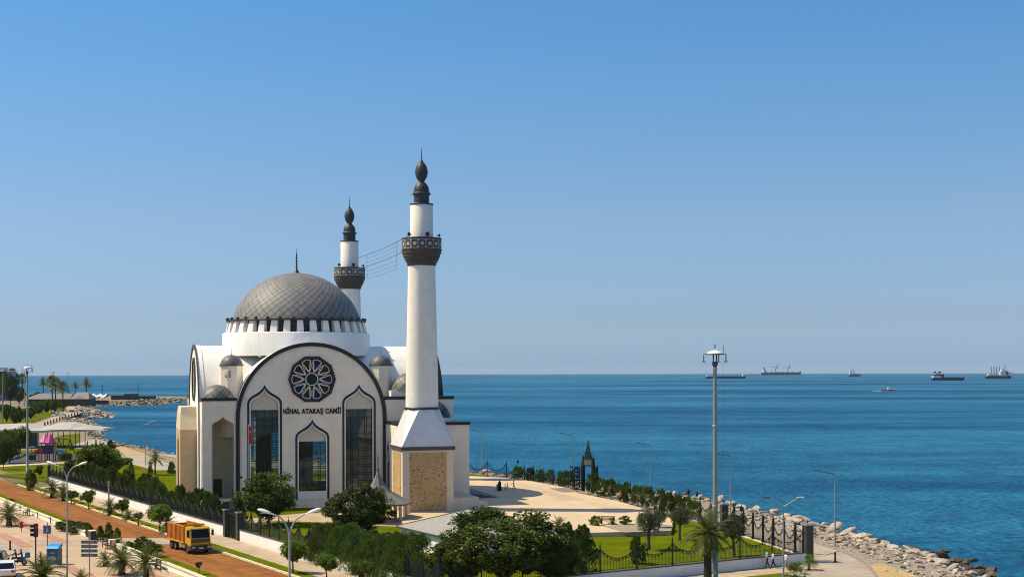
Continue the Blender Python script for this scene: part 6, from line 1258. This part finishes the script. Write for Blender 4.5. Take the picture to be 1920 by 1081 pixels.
def car(label, cat, loc, rz, paint, L_=4.3, H_=1.5, van=False, name='parked_car'):
    t = T(name, label, cat, loc, rz); hw = .86 if not van else 1.05; h = L_/2
    lo = [(-h, .35), (-h-.02, .75), (-h+.08, .95), (h*.42, .93), (h*.92, .78), (h, .6), (h-.02, .32)] if not van else [(-h, .4), (-h, 1.2), (h*.9, 1.2), (h, .9), (h, .4)]
    n = len(lo); mb = MB(); xs = (-hw, -hw*.93, hw*.93, hw); vs = []
    for i, x in enumerate(xs): vs += [(x, y*(.97 if i in (0, 3) else 1), z*(.97 if i in (0, 3) else 1)+(.01 if i in (0, 3) else 0)) for y, z in lo]
    for i in range(3): mb.add([vs[i*n+k] for k in range(n)]+[vs[(i+1)*n+k] for k in range(n)], [(k, n+k, n+(k+1) % n, (k+1) % n) for k in range(n)], 0, True)
    mb.add(vs[:n], [tuple(range(n))]); mb.add(vs[-n:], [tuple(range(n-1, -1, -1))]); b_ = mb.build('body', paint, t)
    g = [(-h+.12, .93), (-h*.80, H_-.05), (-h*.6, H_), (h*.02, H_), (h*.42, .92)] if not van else [(-h+.02, 1.19), (-h+.06, H_), (h*.75, H_), (h*.92, 1.19)]
    k = len(g); w2 = hw*.80; vs = [(-hw*.94 if z < 1.3 else -w2, y, z) for y, z in g]+[(hw*.94 if z < 1.3 else w2, y, z) for y, z in g]
    gh = MB().add(vs, [tuple(range(k)), tuple(range(2*k-1, k-1, -1))]+[(i, k+i, k+i+1, i+1) for i in range(k-1)], 0); gh.build('cabin', glassd, t)
    rf_ = MB()
    for i in range(1, k-2) if not van else range(1, k-2): rf_.add([V(vs[i])+V((0, 0, .012)), V(vs[k+i])+V((0, 0, .012)), V(vs[k+i+1])+V((0, 0, .012)), V(vs[i+1])+V((0, 0, .012))], [(0, 1, 2, 3)])
    for s_, o in ((-1, 0), (1, k)):
        for i in (0, 1, k-3, k-2): a, b = V(vs[o+i]), V(vs[o+i+1]); rf_.tube([a, b], .05, 4)
    rf_.build('roof', paint, t)
    for s_ in (-1, 1): MB().box(s_*hw*.72-.14, s_*hw*.72+.14, -h-.03, -h+.02, .62, .86).build('tail_light', red, t); MB().box(s_*hw*.7-.16, s_*hw*.7+.16, h-.04, h+.015, .5, .68).build('headlight', MATS['lamp_glass'], t)
    wm_ = wheel_mesh(.31 if not van else .42, .2)
    for s_ in (-1, 1):
        for y in (-h*.60, h*.62): put_wheel(t, s_*hw*.90, y, .31 if not van else .42, wm_)
    return t
car('white car at the bottom left edge seen from behind', 'car', ((10-960)/F*127, 127, .03), R(20), M('car_white', (.72, .72, .70), .25, .03, spec=.6))
car('dark blue car at the bottom left edge ahead of the white car', 'car', ((-6-960)/F*134, 134, .03), R(12), M('car_navy', (.02, .03, .07), .25, .05, spec=.6))
car('white bus at the far left end of the dirt road', 'bus', Rd(-101, 8.0, .03)+V((-2.2, 0, 0)), RA-PI/2, M('bus_white', (.70, .70, .68), .35, .05), 8.5, 3.0, True, 'minibus')
mc = T('scooter', 'blue motor scooter with a box, carrying two riders', 'motorcycle', P(33, 1059, .03), R(112)); bp_ = M('scooter_blue', (.012, .12, .30), .35, .1)
for y in (-.62, .62): o = inst(wheel_mesh(.28, .12)[0], 'wheel', mc, (0, y, .28)); inst(wheel_mesh(.28, .12)[1], 'rim', o)
MB().cbox((0, -.05, .42), (.26, .9, .18)).tube([(0, .62, .28), (0, .42, .95)], .045, 6).tube([(-.32, .40, 1.0), (.32, .40, 1.0)], .03, 6).build('frame', black, mc)
MB().cbox((0, .42, .65), (.42, .10, .62), 0, 0, .8).cbox((0, -.35, .58), (.36, .75, .28), 0, 0, .85).build('fairing', bp_, mc); MB().cbox((0, -.3, .76), (.3, .85, .10)).build('seat', black, mc); MB().cbox((0, -.92, .98), (.55, .5, .5), 0, 0, .9).build('carrier_box', M('box_cyan', (.02, .17, .40), .4, .08), mc)
# ---------------------------------------------------------------- people
SKIN = M('skin', (.42, .24, .16), .6, .06); HAIR = M('dark_hair', (.015, .011, .009), .6, .2)
def person(label, loc, rz, h=1.74, shirt=(.5, .5, .5), pants=(.03, .03, .05), stride=.3, lean=0.0, sit=False, arms=(.15, -.15), robe=None, hair=True, bend=(.25, .25), group=None, sleeve=.55, shorts=False):
    s_ = h/1.74; J = {}; hip = .92
    def leg(q, sx, side):
        if sit: k = V((side*.16, .42, hip-.06)); a = V((side*.18, .40, hip-.48)); return k, a
        k = V((side*.10, .42*math.sin(q)*.95, hip-.44*math.cos(q))); q2 = q-(.35 if q < 0 else .05); a = k+V((0, .43*math.sin(q2), -.43*math.cos(q2))); return k, a
    vs = [V((0, 0, hip)), V((0, .01, hip+.18)), V((0, .02+lean*.3, hip+.36)), V((0, .01+lean*.5, hip+.50)), V((0, .02+lean*.62, hip+.58)), V((0, .045+lean*.75, hip+.70)), V((0, .035+lean*.85, hip+.79))]
    rad = [(.155, .11), (.14, .10), (.165, .11), (.12, .085), (.055, .058), (.080, .095), (.062, .075)]; ed = [(i, i+1) for i in range(6)]; seg = ['p', 's', 's', 's', 'k', 'k', 'k']
    def chain(p0, pts, rr, tg):
        a = p0
        for p, r, g in zip(pts, rr, tg): vs.append(p); rad.append((r, r)); seg.append(g); ed.append((a, len(vs)-1)); a = len(vs)-1
        return a
    hands = []
    for side, q in ((-1, stride), (1, -stride)):
        k, a = leg(q, 0, side); hipj = V((side*.095, 0, hip-.05)); ft = a+V((0, .15, -.035))
        chain(0, [hipj, hipj.lerp(k, .5), k, k.lerp(a, .4), a, ft], [.098, .085, .062, .058, .042, .040], ['p', 'p', 'k' if shorts else 'p', 'k' if shorts else 'p', 'b', 'b'])
    for side, q, b in ((-1, arms[0], bend[0]), (1, arms[1], bend[1])):
        sh_ = vs[3]+V((side*.185, 0, -.02)); el = sh_+V((side*.05, .29*math.sin(q), -.29*math.cos(q))); wr_ = el+V((side*.0, .25*math.sin(q+b), -.25*math.cos(q+b))); d = (wr_-el).normalized(); hd_ = wr_+d*.09
        chain(3, [sh_, sh_.lerp(el, .5), el, wr_, hd_], [.062, .052, .043, .032, .036], ['s', 's', 's' if sleeve > .6 else 'k', 'k', 'k']); hands.append((wr_, hd_, d, side))
    me = bpy.data.meshes.new('tmp'); me.from_pydata([tuple(v) for v in vs], ed, []); ob = bpy.data.objects.new('tmp', me); COL.objects.link(ob)
    m1 = ob.modifiers.new('s', 'SKIN'); m1.use_smooth_shade = True; m2 = ob.modifiers.new('u', 'SUBSURF'); m2.levels = 1
    for i, r in enumerate(rad): me.skin_vertices[0].data[i].radius = r
    me.skin_vertices[0].data[0].use_root = True; dg = bpy.context.evaluated_depsgraph_get(); dg.update(); out = bpy.data.meshes.new_from_object(ob.evaluated_get(dg)); bpy.data.objects.remove(ob)
    mb = MB(); P_ = [v.co.copy() for v in out.vertices]; midx = []
    cols = {'s': 0, 'p': 1, 'k': 2, 'b': 3}
    for f in out.polygons:
        c = f.center; best = min(range(len(vs)), key=lambda i: (vs[i]-c).length-.35*max(rad[i])); mb.f.append(list(f.vertices)); mb.m.append(cols[seg[best]]); mb.s.append(True)
    mb.v = [tuple(p) for p in P_]
    for wr_, hd_, d, side in hands:                        # fingers and thumb
        across = V((0, 1, 0)) if abs(d.y) < .7 else V((0, 0, 1)); across = (across-d*across.dot(d)).normalized(); cu = d.cross(across)*side
        for k, l in enumerate((.062, .075, .08, .07)):
            b0 = hd_+across*(k-1.5)*.021+d*.01; m_ = b0+d*l*.6+cu*.006; mb.tube([b0, m_, m_+d*l*.35+cu*.03], [.010, .009, .006], 5, 2)
        b0 = wr_+d*.05+across*.035; mb.tube([b0, b0+across*.03+d*.03, b0+across*.035+d*.06], [.012, .010, .007], 5, 2)
    hc = vs[5]; mb.lathe([(.001, .02), (.012, .0), (.014, -.02), (.001, -.03)], 6, (0, hc.y+.098, hc.z), 2); 
    for sd in (-1, 1): mb.cbox((sd*.082, hc.y-.005, hc.z+.005), (.018, .03, .055), 0, 2); mb.cbox((sd*.032, hc.y+.088, hc.z+.03), (.026, .012, .014), 0, 4)
    mb.cbox((0, hc.y+.086, hc.z-.055), (.045, .012, .012), 0, 5)
    def cm(nm, c): return M('%s_%d_%d_%d' % (nm, *[int(x*1000) for x in c]), c, .8, .12, 6)
    mats = [cm('cloth', shirt), cm('cloth', pants), SKIN, M('dark_shoe', (.02, .018, .016), .5), M('eye_dark', (.02, .012, .01), .3), M('lip', (.30, .11, .09), .5)]
    t = T('person', label, 'person', loc, rz, group, (s_, s_, s_)); z0 = min(v[2] for v in mb.v) if not sit else .46; o = mb.build('body', mats, t, (0, 0, -z0 if not sit else 0))
    if hair:
        hm = MB(); hm.lathe([(.084, -.02), (.094, .03), (.088, .08), (.055, .115), (.001, .128)], 14, (0, hc.y-.018, hc.z)); hm.build('hair', HAIR, o)
    if robe:
        rb_ = MB(); n = 20; pr = [(.34, .02), (.33, .3), (.27, .8), (.24, 1.1), (.25, 1.32), (.19, 1.44), (.115, 1.52), (.118, 1.62), (.10, 1.70), (.03, 1.745)]; rb_.lathe(pr, n, (0, .0, z0)); rb_.build('robe', M('black_robe', robe, .85, .15, 3), o)
    return t
person('man in a pale turquoise shirt walking along the low wall, hands by his sides', P(1438, 1063, .024), R(105), 1.74, (.18, .50, .50), (.012, .014, .035), .22, arms=(.2, -.25))
person('man in a cream shirt and dark trousers walking beside the low wall', P(1449.5, 1065, .024), R(100), 1.72, (.66, .58, .45), (.010, .010, .02), .34, arms=(.3, -.3))
person('person in a white top and patterned trousers behind the white double lamp', P(1473.5, 1067, .024), R(-60), 1.70, (.66, .66, .66), (.22, .22, .24), .34, arms=(.7, -.2), bend=(1.1, .4))
person('woman in a long black robe standing on the plaza', P(936.8, 919.3, .81), R(180), 1.62, (.012, .012, .014), (.012, .012, .014), .08, robe=(.010, .010, .012), hair=False)
person('child in dark clothes close beside the woman in black', P(932.4, 919.2, .81), R(170), 1.12, (.03, .02, .025), (.02, .02, .025), .2)
person('smallest child with brown trousers on the plaza', P(947.2, 917.3, .81), R(120), .98, (.45, .35, .24), (.20, .13, .07), .35, shorts=True)
person('child in a dark top and dark shorts walking on the plaza', P(951, 918.8, .81), R(-100), 1.22, (.05, .04, .05), (.015, .015, .02), .45, arms=(-.5, .5), bend=(.8, .8), shorts=True)
person('person in a light top stretching an arm out on the plaza', P(963.5, 917.8, .81), R(100), 1.52, (.60, .52, .42), (.06, .05, .05), .40, arms=(.8, -.5), bend=(.3, .8), shorts=True)
th_ = R(112)
for off_, l in ((.12, 'front rider of the blue scooter, in a dark blue jacket'), (-.42, 'rear rider on the blue scooter, in a dark blue jacket')):
    q = V((0, off_, 0)); q.rotate(Matrix.Rotation(th_, 3, 'Z')); b_ = P(33, 1059, .03)
    person(l, b_+q+V((0, 0, -.10)), th_, 1.70, (.012, .03, .16), (.02, .02, .03), 0, sit=True, arms=(.9, .9), bend=(.5, .5), sleeve=.9, lean=.12)
person('dark dressed person on the shore path, left one of the pair near the bay lamp', P(180, 834, .05), R(80), 1.72, (.03, .03, .04), (.015, .015, .02), .25)
person('dark dressed person on the shore path, right one of the pair near the bay lamp', P(192, 842, .05), R(60), 1.72, (.03, .03, .03), (.015, .015, .02), .3)
person('person in a white top on the far promenade beside the stone bank', P(75, 789, .06), R(200), 1.72, (.7, .7, .7), (.03, .03, .04), .3)
person('person in dark clothes sitting out under the canopy posts', P(164, 838, .05), R(90), 1.70, (.06, .05, .05), (.02, .02, .02), .2)
# white post row of the far promenade and a few playground extras
for i, (x, y) in enumerate([(84+5.6*k, 797-1.9*k) for k in range(12)]):
    tag(MB().lathe([(.3, 0), (.24, .9), (.30, 1.0), (.05, 1.3)], 8).build('bollard', black, None, P(x, y, .05)), 'dark post of the row along the edge of the far promenade', 'bollard', 'dark posts along the far promenade')
